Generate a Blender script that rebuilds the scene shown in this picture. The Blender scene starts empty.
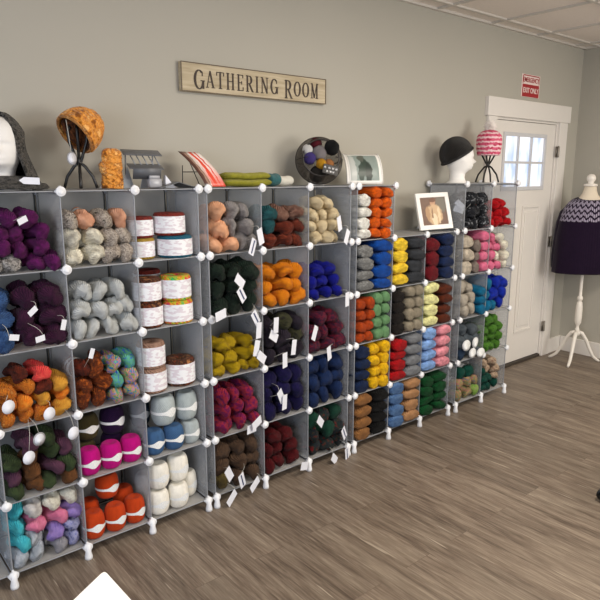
import bpy, bmesh, math, random
from math import sin, cos, pi, exp, sqrt, radians as RAD
from mathutils import Vector, Matrix, Euler, noise
random.seed(7)
S = bpy.context.scene
COL = S.collection

# ------------------------------------------------------------------ camera
cam_data = bpy.data.cameras.new('camera')
cam_data.sensor_width = 36
cam_data.lens = 36.82
cam_data.clip_start = 0.02
cam = bpy.data.objects.new('camera', cam_data)
COL.objects.link(cam)
yaw, pit = 0.6939, -0.2030
fw = Vector((sin(yaw) * cos(pit), cos(yaw) * cos(pit), sin(pit)))
rt = Vector((cos(yaw), -sin(yaw), 0))
up = rt.cross(fw)
M = Matrix((rt, up, -fw)).transposed().to_4x4()
M.translation = Vector((-0.512, -2.399, 1.620))
cam.matrix_world = M
S.camera = cam

# ------------------------------------------------------------------ world, lights, exposure
def lin(c):
    c = c / 255
    return c / 12.92 if c <= .04045 else ((c + .055) / 1.055) ** 2.4
def C3(h):
    if isinstance(h, (tuple, list)): return tuple(h)[:3] + (1,)
    h = h.lstrip('#')
    return tuple(lin(int(h[i:i + 2], 16)) for i in (0, 2, 4)) + (1,)

W = bpy.data.worlds.new('world'); S.world = W; W.use_nodes = True
W.node_tree.nodes['Background'].inputs[0].default_value = C3('#e6e9f0')
W.node_tree.nodes['Background'].inputs[1].default_value = 0.50

def area(name, loc, target, sx, sy, power, color):
    l = bpy.data.lights.new(name, 'AREA'); l.shape = 'RECTANGLE'; l.size = sx; l.size_y = sy
    l.energy = power; l.color = C3(color)[:3]
    o = bpy.data.objects.new(name, l); COL.objects.link(o); o.location = loc
    o.rotation_euler = (Vector(target) - Vector(loc)).to_track_quat('-Z', 'Y').to_euler()
    return o
area('window_daylight', (3.2, -4.3, 1.75), (1.6, .3, 1.2), 1.7, 1.3, 70, '#fbf6ee')
area('left_window_daylight', (-2.6, -2.6, 1.5), (.3, .2, .5), 1.3, 1.5, 50, '#dbe6fa')
area('ceiling_light', (1.75, -1.75, 2.64), (1.75, -1.75, 0), 1.2, .6, 46, '#fff4e6')
area('ceiling_light', (4.0, -1.9, 2.64), (4.0, -1.9, 0), 1.2, .6, 24, '#fff4e6')
area('ceiling_light', (-1.0, -2.0, 2.64), (-1.0, -2.0, 0), 1.2, .6, 26, '#fff4e6')

S.view_settings.view_transform = 'Standard'
S.view_settings.look = 'None'
S.view_settings.gamma = 1
S.view_settings.use_curve_mapping = False
S.view_settings.exposure = 0.22

# ------------------------------------------------------------------ node materials
MATS = {}
class NT:
    def __init__(s, name):
        s.m = bpy.data.materials.new(name); s.m.use_nodes = True
        s.t = s.m.node_tree; s.n = s.t.nodes; s.l = s.t.links
        s.b = s.n['Principled BSDF']; s.out = s.n['Material Output']
    def node(s, typ, **kw):
        n = s.n.new(typ)
        ins = kw.pop('ins', {})
        for k, v in kw.items(): setattr(n, k, v)
        for k, v in ins.items():
            if isinstance(v, bpy.types.NodeSocket): s.l.new(v, n.inputs[k])
            else: n.inputs[k].default_value = v
        return n
    def math(s, op, a, b=0.0, clamp=False):
        n = s.node('ShaderNodeMath', operation=op, ins={0: a, 1: b}); n.use_clamp = clamp
        return n.outputs[0]
    def mix(s, f, a, b, mode='MIX'):
        n = s.node('ShaderNodeMix', data_type='RGBA', blend_type=mode)
        for i, v in ((0, f), (6, a), (7, b)):
            if isinstance(v, bpy.types.NodeSocket): s.l.new(v, n.inputs[i])
            else: n.inputs[i].default_value = v
        return n.outputs[2]
    def ramp(s, fac, stops, interp='LINEAR'):
        n = s.node('ShaderNodeValToRGB', ins={0: fac}); r = n.color_ramp; r.interpolation = interp
        while len(r.elements) < len(stops): r.elements.new(.5)
        for e, (p, c) in zip(r.elements, stops): e.position = p; e.color = c
        return n.outputs[0]
    def set(s, **kw):
        for k, v in kw.items():
            k = {'spec': 'Specular IOR Level'}.get(k, k.replace('_', ' '))
            if isinstance(v, bpy.types.NodeSocket): s.l.new(v, s.b.inputs[k])
            else: s.b.inputs[k].default_value = v
        return s
    def bump(s, h, strength=.5, dist=.005):
        n = s.node('ShaderNodeBump', ins={'Strength': strength, 'Distance': dist, 'Height': h})
        s.l.new(n.outputs[0], s.b.inputs['Normal'])

def plain(name, col, rough=.5, spec=.5, metal=0, noise_amt=.05, scale=30, bump=0):
    if name in MATS: return MATS[name]
    t = NT(name); c = C3(col)
    tc = t.node('ShaderNodeTexCoord')
    nz = t.node('ShaderNodeTexNoise', ins={'Vector': tc.outputs['Object'], 'Scale': scale, 'Detail': 3.0})
    d = tuple(x * (1 - noise_amt) for x in c[:3]) + (1,); e = tuple(min(1, x * (1 + noise_amt)) for x in c[:3]) + (1,)
    t.set(Base_Color=t.mix(nz.outputs[0], d, e), Roughness=rough, spec=spec, Metallic=metal)
    if bump: t.bump(nz.outputs[0], bump, .003)
    MATS[name] = t.m; return t.m

def yarn(name, cols, vscale=1.6, strands=(15, 6), rough=.85, contrast=.42, bump=.8):
    """wound wool: bumpy strands from the UVs; dyed in one or several colours that vary over the skein"""
    if name in MATS: return MATS[name]
    t = NT('yarn_' + name); cols = [tuple(x ** 1.13 for x in C3(c)[:3]) + (1,) for c in cols]
    tc = t.node('ShaderNodeTexCoord'); oi = t.node('ShaderNodeObjectInfo')
    off = t.node('ShaderNodeVectorMath', operation='SCALE', ins={0: (37., 19., 53.), 3: oi.outputs['Random']})
    vec = t.node('ShaderNodeVectorMath', operation='ADD', ins={0: tc.outputs['Object'], 1: off.outputs[0]})
    nz = t.node('ShaderNodeTexNoise', ins={'Vector': vec.outputs[0], 'Scale': vscale, 'Detail': 4.0, 'Roughness': .68})
    if len(cols) == 1:
        c = cols[0]
        stops = [(.3, tuple(x * (1 - contrast) for x in c[:3]) + (1,)), (.7, tuple(min(1, x * (1 + contrast)) for x in c[:3]) + (1,))]
        base = t.ramp(nz.outputs[0], stops)
    else:
        n = len(cols); base = t.ramp(nz.outputs[0], [(.34 + .32 * i / (n - 1), c) for i, c in enumerate(cols)])
    mp = t.node('ShaderNodeMapping', ins={'Vector': tc.outputs['UV'], 'Scale': (strands[0], strands[1], 1.)})
    n2 = t.node('ShaderNodeTexNoise', ins={'Vector': tc.outputs['UV'], 'Scale': 14., 'Detail': 2.0})
    wv = t.node('ShaderNodeTexWave', wave_type='BANDS', bands_direction='DIAGONAL',
                ins={'Vector': mp.outputs[0], 'Scale': 1.0, 'Distortion': 2.2, 'Detail': 1.0, 'Detail Scale': 1.2})
    h = t.math('ADD', wv.outputs[1], t.math('MULTIPLY', n2.outputs[0], .6))
    t.set(Base_Color=base, Roughness=rough, spec=.12, Sheen_Weight=.04, Sheen_Roughness=.5)
    t.bump(h, bump, .0045 if bump > .5 else .003)
    MATS[name] = t.m; return t.m

def panel_material(name, col, transp, rough):
    t = NT(name)
    tc = t.node('ShaderNodeTexCoord')
    nz = t.node('ShaderNodeTexNoise', ins={'Vector': tc.outputs['Object'], 'Scale': 260.})
    t.set(Base_Color=C3(col), Roughness=rough, spec=.5)
    t.bump(nz.outputs[0], .15, .001)
    tl = t.node('ShaderNodeBsdfTranslucent', ins={'Color': C3(col)})
    tr = t.node('ShaderNodeBsdfTransparent', ins={'Color': (.93, .95, .97, 1)})
    m1 = t.node('ShaderNodeMixShader', ins={0: .38, 1: t.b.outputs[0], 2: tl.outputs[0]})
    m2 = t.node('ShaderNodeMixShader', ins={0: transp, 1: m1.outputs[0], 2: tr.outputs[0]})
    t.l.new(m2.outputs[0], t.out.inputs[0])
    return t.m

# ------------------------------------------------------------------ mesh builder
class MB:
    def __init__(s): s.v = []; s.f = []; s.uv = []; s.mi = []; s.cur = 0
    def add(s, verts, faces, uvs=None):
        o = len(s.v); s.v += [tuple(v) for v in verts]
        for i, f in enumerate(faces):
            s.f.append([o + k for k in f]); s.mi.append(s.cur)
            s.uv.append(uvs[i] if uvs else [(0, 0)] * len(f))
    def grid(s, P, nu, nv, closed_u=False, cap=False, uv=True):
        """P(i,j) -> point; i along u (around), j along v"""
        vs = [P(i, j) for j in range(nv + 1) for i in range(nu + (0 if closed_u else 1))]
        w = nu if closed_u else nu + 1
        fs, us = [], []
        for j in range(nv):
            for i in range(nu):
                i2 = (i + 1) % w if closed_u else i + 1
                fs.append((j * w + i, j * w + i2, (j + 1) * w + i2, (j + 1) * w + i))
                us.append([(i / nu, j / nv), ((i + 1) / nu, j / nv), ((i + 1) / nu, (j + 1) / nv), (i / nu, (j + 1) / nv)])
        if cap:
            fs.append(tuple(reversed(range(w)))); us.append([(.5, 0)] * w)
            fs.append(tuple(range(nv * w, nv * w + w))); us.append([(.5, 1)] * w)
        s.add(vs, fs, us)
    def box(s, c, d, rot=None, bev=0):
        """box centred at c with full sizes d; bev chamfers the vertical-view edges"""
        x, y, z = [q / 2 for q in d]; c = Vector(c)
        if bev:
            b = min(bev, x * .9, y * .9, z * .9)
            bm = bmesh.new(); bmesh.ops.create_cube(bm, size=1)
            for v in bm.verts: v.co = Vector((v.co.x * d[0], v.co.y * d[1], v.co.z * d[2]))
            bmesh.ops.bevel(bm, geom=list(bm.edges), offset=b, segments=2, affect='EDGES', profile=.5)
            vs = [v.co.copy() for v in bm.verts]; bm.verts.index_update()
            fs = [[v.index for v in f.verts] for f in bm.faces]; bm.free()
        else:
            vs = [Vector((sx * x, sy * y, sz * z)) for sz in (-1, 1) for sy in (-1, 1) for sx in (-1, 1)]
            fs = [(0, 2, 3, 1), (4, 5, 7, 6), (0, 1, 5, 4), (2, 6, 7, 3), (0, 4, 6, 2), (1, 3, 7, 5)]
        us = [[((vs[k].x + x) / (2 * x), (vs[k].z + z) / (2 * z)) for k in f] for f in fs]
        if rot is not None: vs = [rot @ v for v in vs]
        s.add([v + c for v in vs], fs, us)
    def lathe(s, prof, c=(0, 0, 0), n=24, mat=None, cap=True):
        c = Vector(c); mat = mat or Matrix.Identity(3); m = len(prof) - 1
        s.grid(lambda i, j: mat @ Vector((prof[j][0] * cos(2 * pi * i / n), prof[j][0] * sin(2 * pi * i / n), prof[j][1])) + c, n, m, True, cap)
    def tube(s, pts, r, n=8, closed=False, flat=1.0):
        pts = [Vector(p) for p in pts]; N = len(pts)
        rs = r if isinstance(r, (list, tuple)) else [r] * N
        T = []
        for k in range(N):
            a = pts[(k - 1) % N] if (closed or k > 0) else pts[k]; b = pts[(k + 1) % N] if (closed or k < N - 1) else pts[k]
            T.append((b - a).normalized())
        nrm = T[0].orthogonal().normalized(); F = []
        for k in range(N):
            nrm = (nrm - T[k] * nrm.dot(T[k]))
            nrm = nrm.normalized() if nrm.length > 1e-6 else T[k].orthogonal().normalized()
            F.append((nrm.copy(), T[k].cross(nrm)))
        vs = [pts[k] + rs[k] * (F[k][0] * cos(2 * pi * i / n) + F[k][1] * sin(2 * pi * i / n) * flat) for k in range(N) for i in range(n)]
        fs, us = [], []
        for k in range(N if closed else N - 1):
            k2 = (k + 1) % N
            for i in range(n):
                i2 = (i + 1) % n
                fs.append((k * n + i, k * n + i2, k2 * n + i2, k2 * n + i)); us.append([(i / n, k / N), ((i + 1) / n, k / N), ((i + 1) / n, (k + 1) / N), (i / n, (k + 1) / N)])
        if not closed:
            fs.append(tuple(reversed(range(n)))); us.append([(0, 0)] * n)
            fs.append(tuple(range((N - 1) * n, N * n))); us.append([(0, 1)] * n)
        s.add(vs, fs, us)
    def mesh(s, name, smooth=True):
        me = bpy.data.meshes.new(name); me.from_pydata(s.v, [], s.f)
        ul = me.uv_layers.new(name='UVMap'); k = 0
        for u in s.uv:
            for q in u: ul.data[k].uv = q; k += 1
        for p, mi in zip(me.polygons, s.mi): p.use_smooth = smooth; p.material_index = mi
        me.update(); return me
    def build(s, name, mat, parent=None, smooth=True, loc=None):
        me = s.mesh(name, smooth)
        for m in (mat if isinstance(mat, (list, tuple)) else [mat]): me.materials.append(m)
        return put(name, me, parent, loc)

def put(name, me, parent=None, loc=None):
    o = bpy.data.objects.new(name, me); COL.objects.link(o)
    if parent is not None: o.parent = parent
    if loc: o.location = loc
    return o
USED = {}
def tag(o, label, cat, group=None):
    assert 4 <= len(label.split()) <= 16, label
    if label in USED and not group: print('DUPLABEL', label)
    USED[label] = 1
    o['label'] = label; o['category'] = cat
    if group: o['group'] = group
    return o
def struct(o): o['kind'] = 'structure'; return o
def empty(name, loc=(0, 0, 0), rz=0, rx=0, ry=0):
    o = bpy.data.objects.new(name, None); COL.objects.link(o); o.location = loc
    o.rotation_euler = (rx, ry, rz); o.empty_display_size = .05; return o
def solidify(o, th, offset=0):
    m = o.modifiers.new('solid', 'SOLIDIFY'); m.thickness = th; m.offset = offset; return o
def autosmooth(o, ang=40):
    me = o.data; bm = bmesh.new(); bm.from_mesh(me)
    for e in bm.edges:
        if len(e.link_faces) == 2 and e.calc_face_angle(0) > RAD(ang): e.smooth = False
    bm.to_mesh(me); bm.free(); return o

# ------------------------------------------------------------------ the room
YW = .335          # back wall plane
XR = 4.93          # right wall plane
HC = 2.665         # ceiling height
def wall_material():
    t = NT('wall_paint'); tc = t.node('ShaderNodeTexCoord')
    n = t.node('ShaderNodeTexNoise', ins={'Vector': tc.outputs['Object'], 'Scale': 220., 'Detail': 3.0})
    n2 = t.node('ShaderNodeTexNoise', ins={'Vector': tc.outputs['Object'], 'Scale': 1.1})
    t.set(Base_Color=t.mix(n2.outputs[0], C3('#aaa69a'), C3('#b1ada2')), Roughness=.8, spec=.25)
    t.bump(n.outputs[0], .12, .001); return t.m
WALL = wall_material()
DX0, DX1, DZ1 = 3.665, 4.595, 2.04   # door opening
mb = MB()
mb.box(((DX0 - 4) / 2, YW + .06, 1.35), (DX0 + 4, .12, 2.74))
mb.box(((DX0 + DX1) / 2, YW + .06, (DZ1 + 2.72) / 2), (DX1 - DX0, .12, 2.72 - DZ1))
mb.box(((DX1 + XR + .12) / 2, YW + .06, 1.35), (XR + .12 - DX1, .12, 2.74))
struct(mb.build('wall_back', WALL, smooth=False))
mb = MB(); mb.box((XR + .06, -2.6, 1.35), (.12, 5.87, 2.74)); struct(mb.build('wall_right', WALL, smooth=False))

def floor_material():
    t = NT('vinyl_plank_floor'); tc = t.node('ShaderNodeTexCoord')
    mp = t.node('ShaderNodeMapping', ins={'Vector': tc.outputs['Object'], 'Rotation': (0, 0, pi / 2), 'Location': (.3, .07, 0)})
    br = t.node('ShaderNodeTexBrick', offset=.37, offset_frequency=2, ins={'Vector': mp.outputs[0], 'Scale': 1.0, 'Mortar Size': .0012,
        'Mortar Smooth': .1, 'Bias': 0., 'Brick Width': 1.22, 'Row Height': .152, 'Color1': (0, 0, 0, 1), 'Color2': (1, 1, 1, 1), 'Mortar': (.5, .5, .5, 1)})
    # grain, stretched along the boards and shifted from board to board
    sh = t.node('ShaderNodeVectorMath', operation='SCALE', ins={0: (0., 7., 3.), 3: t.node('ShaderNodeSeparateColor', ins={0: br.outputs[0]}).outputs[0]})
    v = t.node('ShaderNodeVectorMath', operation='ADD', ins={0: tc.outputs['Object'], 1: sh.outputs[0]})
    g = t.node('ShaderNodeMapping', ins={'Vector': v.outputs[0], 'Scale': (9., .9, 1.)})
    n1 = t.node('ShaderNodeTexNoise', ins={'Vector': g.outputs[0], 'Scale': 2.2, 'Detail': 6.0, 'Roughness': .62, 'Distortion': .7})
    g2 = t.node('ShaderNodeMapping', ins={'Vector': v.outputs[0], 'Scale': (60., 3.2, 1.)})
    n2 = t.node('ShaderNodeTexNoise', ins={'Vector': g2.outputs[0], 'Scale': 2.4, 'Detail': 4.0, 'Roughness': .6})
    base = t.ramp(n1.outputs[0], [(.33, C3('#54473c')), (.47, C3('#847566')), (.63, C3('#a59785'))])
    base = t.mix(.45, base, t.ramp(n2.outputs[0], [(.32, C3('#57493d')), (.5, C3('#857667')), (.68, C3('#b5a693'))]))
    tone = t.ramp(t.node('ShaderNodeSeparateColor', ins={0: br.outputs[0]}).outputs[0], [(0, (.64, .64, .64, 1)), (1, (.80, .80, .80, 1))])
    base = t.mix(1., base, tone, 'MULTIPLY')
    fleck = t.node('ShaderNodeTexNoise', ins={'Vector': g2.outputs[0], 'Scale': 1.0, 'Detail': 2.0})
    base = t.mix(t.ramp(fleck.outputs[0], [(.68, (0, 0, 0, 1)), (.74, (.5, .5, .5, 1))]), base, C3('#c2b6a4'))
    base = t.mix(br.outputs['Fac'], base, C3('#65574c'))
    t.set(Base_Color=base, Roughness=t.math('ADD', t.math('MULTIPLY', n2.outputs[0], .2), .36), spec=.42)
    t.bump(t.math('SUBTRACT', n2.outputs[0], br.outputs['Fac']), .18, .002); return t.m
mb = MB(); mb.box((.5, -2.2, -.05), (9.2, 5.4, .1)); struct(mb.build('floor', floor_material(), smooth=False))

CEIL = plain('ceiling_tile', '#e4dbd2', .9, .2, noise_amt=.06, scale=90, bump=.2)
GRID = plain('ceiling_grid_metal', '#c9c3ba', .5, .4)
mb = MB(); mb.box((.5, -2.2, HC + .06), (9.2, 5.4, .1)); struct(mb.build('ceiling', CEIL, smooth=False))
mb = MB()
for k in range(-13, 4):
    x = 3.52 + .61 * k
    if x < XR: mb.box((x, -2.2, HC + .004), (.024, 5.1, .012))
for k in range(0, 8): mb.box((.5, .2 - .61 * k, HC + .004), (8.9, .024, .0122))
mb.box((.45, YW - .012, HC + .002), (8.95, .024, .016)); mb.box((XR - .012, -2.2, HC + .002), (.024, 5.1, .016))
struct(mb.build('trim_1', GRID, smooth=False))

WHITE = plain('door_white_paint', '#dfdad3', .45, .45, noise_amt=.02)
# casing, head, sill
mb = MB()
mb.box((DX0 - .058, YW - .01, DZ1 / 2), (.116, .022, DZ1), bev=.003)
mb.box((DX1 + .064, YW - .01, DZ1 / 2), (.128, .022, DZ1), bev=.003)
mb.box(((DX0 + DX1) / 2 + .005, YW - .014, DZ1 + .068), (DX1 - DX0 + .29, .034, .136), bev=.004)
mb.box((DX0 + .008, YW + .055, DZ1 / 2), (.016, .11, DZ1)); mb.box((DX1 - .008, YW + .055, DZ1 / 2), (.016, .11, DZ1))
mb.box(((DX0 + DX1) / 2, YW + .055, DZ1 - .008), (DX1 - DX0 - .034, .11, .016))
struct(mb.build('trim_2', WHITE, smooth=False))
mb = MB(); mb.box(((DX0 + DX1) / 2, YW + .05, .012), (DX1 - DX0 - .034, .12, .024), bev=.004)
struct(mb.build('trim_3', plain('threshold_dark', '#3c342d', .5), smooth=False))
# baseboards
mb = MB()
mb.box(((DX0 - 3.9 - .116) / 2, YW - .008, .068), (DX0 + 3.9 - .116, .016, .136), bev=.003)
mb.box(((DX1 + .128 + XR) / 2, YW - .008, .068), (XR - DX1 - .128, .016, .136), bev=.003)
struct(mb.build('baseboard_back', WHITE, smooth=False))
mb = MB(); mb.box((XR - .008, -2.42, .068), (.016, 5.47, .136), bev=.003); struct(mb.build('baseboard_right', WHITE, smooth=False))

# the door leaf: frame of stiles and rails around six panes and two raised panels
def frame_ring(mb, x0, x1, z0, z1, y, w, d):
    mb.box(((x0 + x1) / 2, y, z1 - w / 2), (x1 - x0, d, w), bev=.003); mb.box(((x0 + x1) / 2, y, z0 + w / 2), (x1 - x0, d, w), bev=.003)
    mb.box((x0 + w / 2, y, (z0 + z1) / 2), (w, d, z1 - z0 - 2 * w), bev=.003); mb.box((x1 - w / 2, y, (z0 + z1) / 2), (w, d, z1 - z0 - 2 * w), bev=.003)
lx0, lx1, lz0, lz1 = DX0 + .02, DX1 - .02, .03, DZ1 - .02
wx0, wx1, wz0, wz1 = 3.812, 4.425, 1.50, 1.925
mb = MB(); Y = YW + .03
mb.box(((lx0 + wx0) / 2, Y, (lz0 + lz1) / 2), (wx0 - lx0, .04, lz1 - lz0)); mb.box(((lx1 + wx1) / 2, Y, (lz0 + lz1) / 2), (lx1 - wx1, .04, lz1 - lz0))
mb.box(((wx0 + wx1) / 2, Y, (wz1 + lz1) / 2), (wx1 - wx0, .04, lz1 - wz1)); mb.box(((wx0 + wx1) / 2, Y, (wz0 + lz0) / 2), (wx1 - wx0, .04, wz0 - lz0))
for a, b in ((3.79, 4.06), (4.14, 4.41)):
    frame_ring(mb, a, b, .28, 1.36, Y - .024, .018, .012)
    mb.box(((a + b) / 2, Y - .022, .82), (b - a - .09, .012, .98), bev=.005)
door = struct(mb.build('door_1', WHITE, smooth=False))
mb = MB(); frame_ring(mb, wx0 - .012, wx1 + .012, wz0 - .012, wz1 + .012, Y - .022, .03, .016)
mw = (wx1 - wx0 - .036) / 3
for k in (1, 2): mb.box((wx0 + .018 + mw * k, Y - .018, (wz0 + wz1) / 2), (.018, .014, wz1 - wz0))
mb.box(((wx0 + wx1) / 2, Y - .018, (wz0 + wz1) / 2 - .005), (wx1 - wx0, .0142, .018))
wf = mb.build('window_frame', plain('glazing_bar', '#c9c9cb', .45), door, smooth=False)
def pane_material():
    t = NT('daylit_pane'); tc = t.node('ShaderNodeTexCoord')
    mp = t.node('ShaderNodeMapping', ins={'Vector': tc.outputs['Object'], 'Scale': (1., 1., .35)})
    n = t.node('ShaderNodeTexNoise', ins={'Vector': mp.outputs[0], 'Scale': 11., 'Detail': 2.0})
    c = t.ramp(n.outputs[0], [(.35, C3('#b9cbec')), (.45, C3('#dbe5f6')), (.54, C3('#f4f7fd')), (.7, C3('#f9ece8'))])
    t.set(Base_Color=(.05, .05, .06, 1), Roughness=.1, Emission_Color=c, Emission_Strength=1.02); return t.m
mb = MB(); mb.box(((wx0 + wx1) / 2, Y, (wz0 + wz1) / 2), (wx1 - wx0, .008, wz1 - wz0)); mb.build('window_pane', pane_material(), door, smooth=False)
HINGE = plain('hinge_metal', '#8c857b', .4, .5, .6)
for z in (.28, 1.04, 1.80):
    mb = MB(); mb.lathe([(.008, -.045), (.0085, -.044), (.0085, .044), (.004, .05)], (DX1 - .008, YW - .024, z), 12)
    mb.box((DX1 - .02, YW - .0125, z), (.018, .006, .088)); mb.box((DX1 + .006, YW - .0225, z), (.012, .004, .088))
    mb.build('hinge', HINGE, door)
mb = MB(); R90 = Matrix.Rotation(pi / 2, 3, 'X')
mb.lathe([(.03, 0), (.03, .006), (.012, .012), (.012, .035), (.027, .045), (.03, .058), (.022, .07), (.0, .072)], (3.75, YW + .01, .98), 20, R90)
mb.build('door_handle', HINGE, door)

# ------------------------------------------------------------------ storage cubes
P = .30; ZB = .054; XU = [0.0, .947, 1.897, 2.882]
def Zr(k): return ZB + P * k
PANEL = panel_material('frosted_panel', '#dedddb', .46, .40)
PANELV = panel_material('clear_side_panel', '#d3d5d9', .70, .35)
WIRE = plain('panel_rim_grey', '#8d9095', .35, .5)
WIRE_SHADED = plain('panel_rim_dark', '#3a3b3e', .5, .4)  # back-panel rims coloured dark, painting in the shade of the rear seams
KNOB = plain('connector_white', '#e4e6ea', .4, .5)
def rim_loop(ax):
    h, r, n = .142, .012, 4; pts = []
    for cx, cy, a0 in ((h - r, h - r, 0), (-h + r, h - r, 90), (-h + r, -h + r, 180), (h - r, -h + r, 270)):
        for k in range(n + 1):
            a = RAD(a0 + 90 * k / n); pts.append((cx + r * cos(a), cy + r * sin(a)))
    f = {'h': lambda u, v: (u, v, 0), 'v': lambda u, v: (0, u, v), 'b': lambda u, v: (u, 0, v)}[ax]
    return [f(*p) for p in pts]
PM = {}
for ax, d in (('h', (.281, .281, .0024)), ('v', (.0024, .281, .281)), ('b', (.281, .0024, .281))):
    mb = MB(); mb.box((0, 0, 0), d); pm = mb.mesh('panel_' + ax, False); pm.materials.append(PANELV if ax == 'v' else PANEL)
    mb = MB(); mb.tube(rim_loop(ax), .0036 if ax == 'b' else .0030, 6, True); rm = mb.mesh('rim_' + ax); rm.materials.append(WIRE_SHADED if ax == 'b' else WIRE)
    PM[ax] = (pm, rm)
mb = MB(); mb.lathe([(.0, -.002), (.0175, -.002), (.0192, .001), (.0192, .007), (.017, .0095), (.013, .0085), (.0125, .0100), (.0, .0112)], (0, 0, 0), 20, R90)
mb.lathe([(.009, -.02), (.009, -.002)], (0, 0, 0), 12, R90)
for a in ((1, 0), (0, 1)): mb.box((0, .004, 0), (.034 * a[0] + .008, .012, .034 * a[1] + .008))
CONN = mb.mesh('connector'); CONN.materials.append(KNOB)
mb = MB(); mb.lathe([(.013, -.0), (.0165, .001), (.0165, .012), (.0125, .03), (.0125, .054), (.010, .056)], (0, 0, 0), 16)
FOOT = mb.mesh('foot'); FOOT.materials.append(KNOB)

def shelf_unit(X0, heights, label):
    root = empty('storage_cube_shelf', (X0, 0, 0)); tag(root, label, 'shelf', 'cube shelf units along the wall')
    n = len(heights)
    def pan(ax, x, y, z):
        p = put('panel', PM[ax][0], root, (x, y, z)); put('wire_frame', PM[ax][1], p)
    for c, h in enumerate(heights):
        for k in range(h + 1): pan('h', (c + .5) * P, P / 2, Zr(k))
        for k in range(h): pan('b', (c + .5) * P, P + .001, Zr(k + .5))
    for c in range(n + 1):
        hh = max(heights[c - 1] if c > 0 else 0, heights[c] if c < n else 0)
        for k in range(hh): pan('v', c * P, P / 2, Zr(k + .5))
        for k in range(hh + 1):
            put('connector', CONN, root, (c * P, -.002, Zr(k)))
            o = put('connector', CONN, root, (c * P, P + .006, Zr(k))); o.rotation_euler = (0, 0, pi)
        for y in (-.004, P - .006): put('foot', FOOT, root, (c * P, y, 0))
    return root
shelf_unit(XU[0] - P, [5, 5, 5, 5], 'frosted grey storage cube shelf at the far left, under the orange knit hat')
shelf_unit(XU[1], [5, 5, 5], 'frosted grey storage cube shelf under the round mesh basket of yarn')
shelf_unit(XU[2], [5, 4, 4], 'stepped frosted grey cube shelf with the white framed photo on top')
shelf_unit(XU[3], [5, 5], 'two-column frosted grey cube shelf beside the door, under the black beanie')

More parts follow.
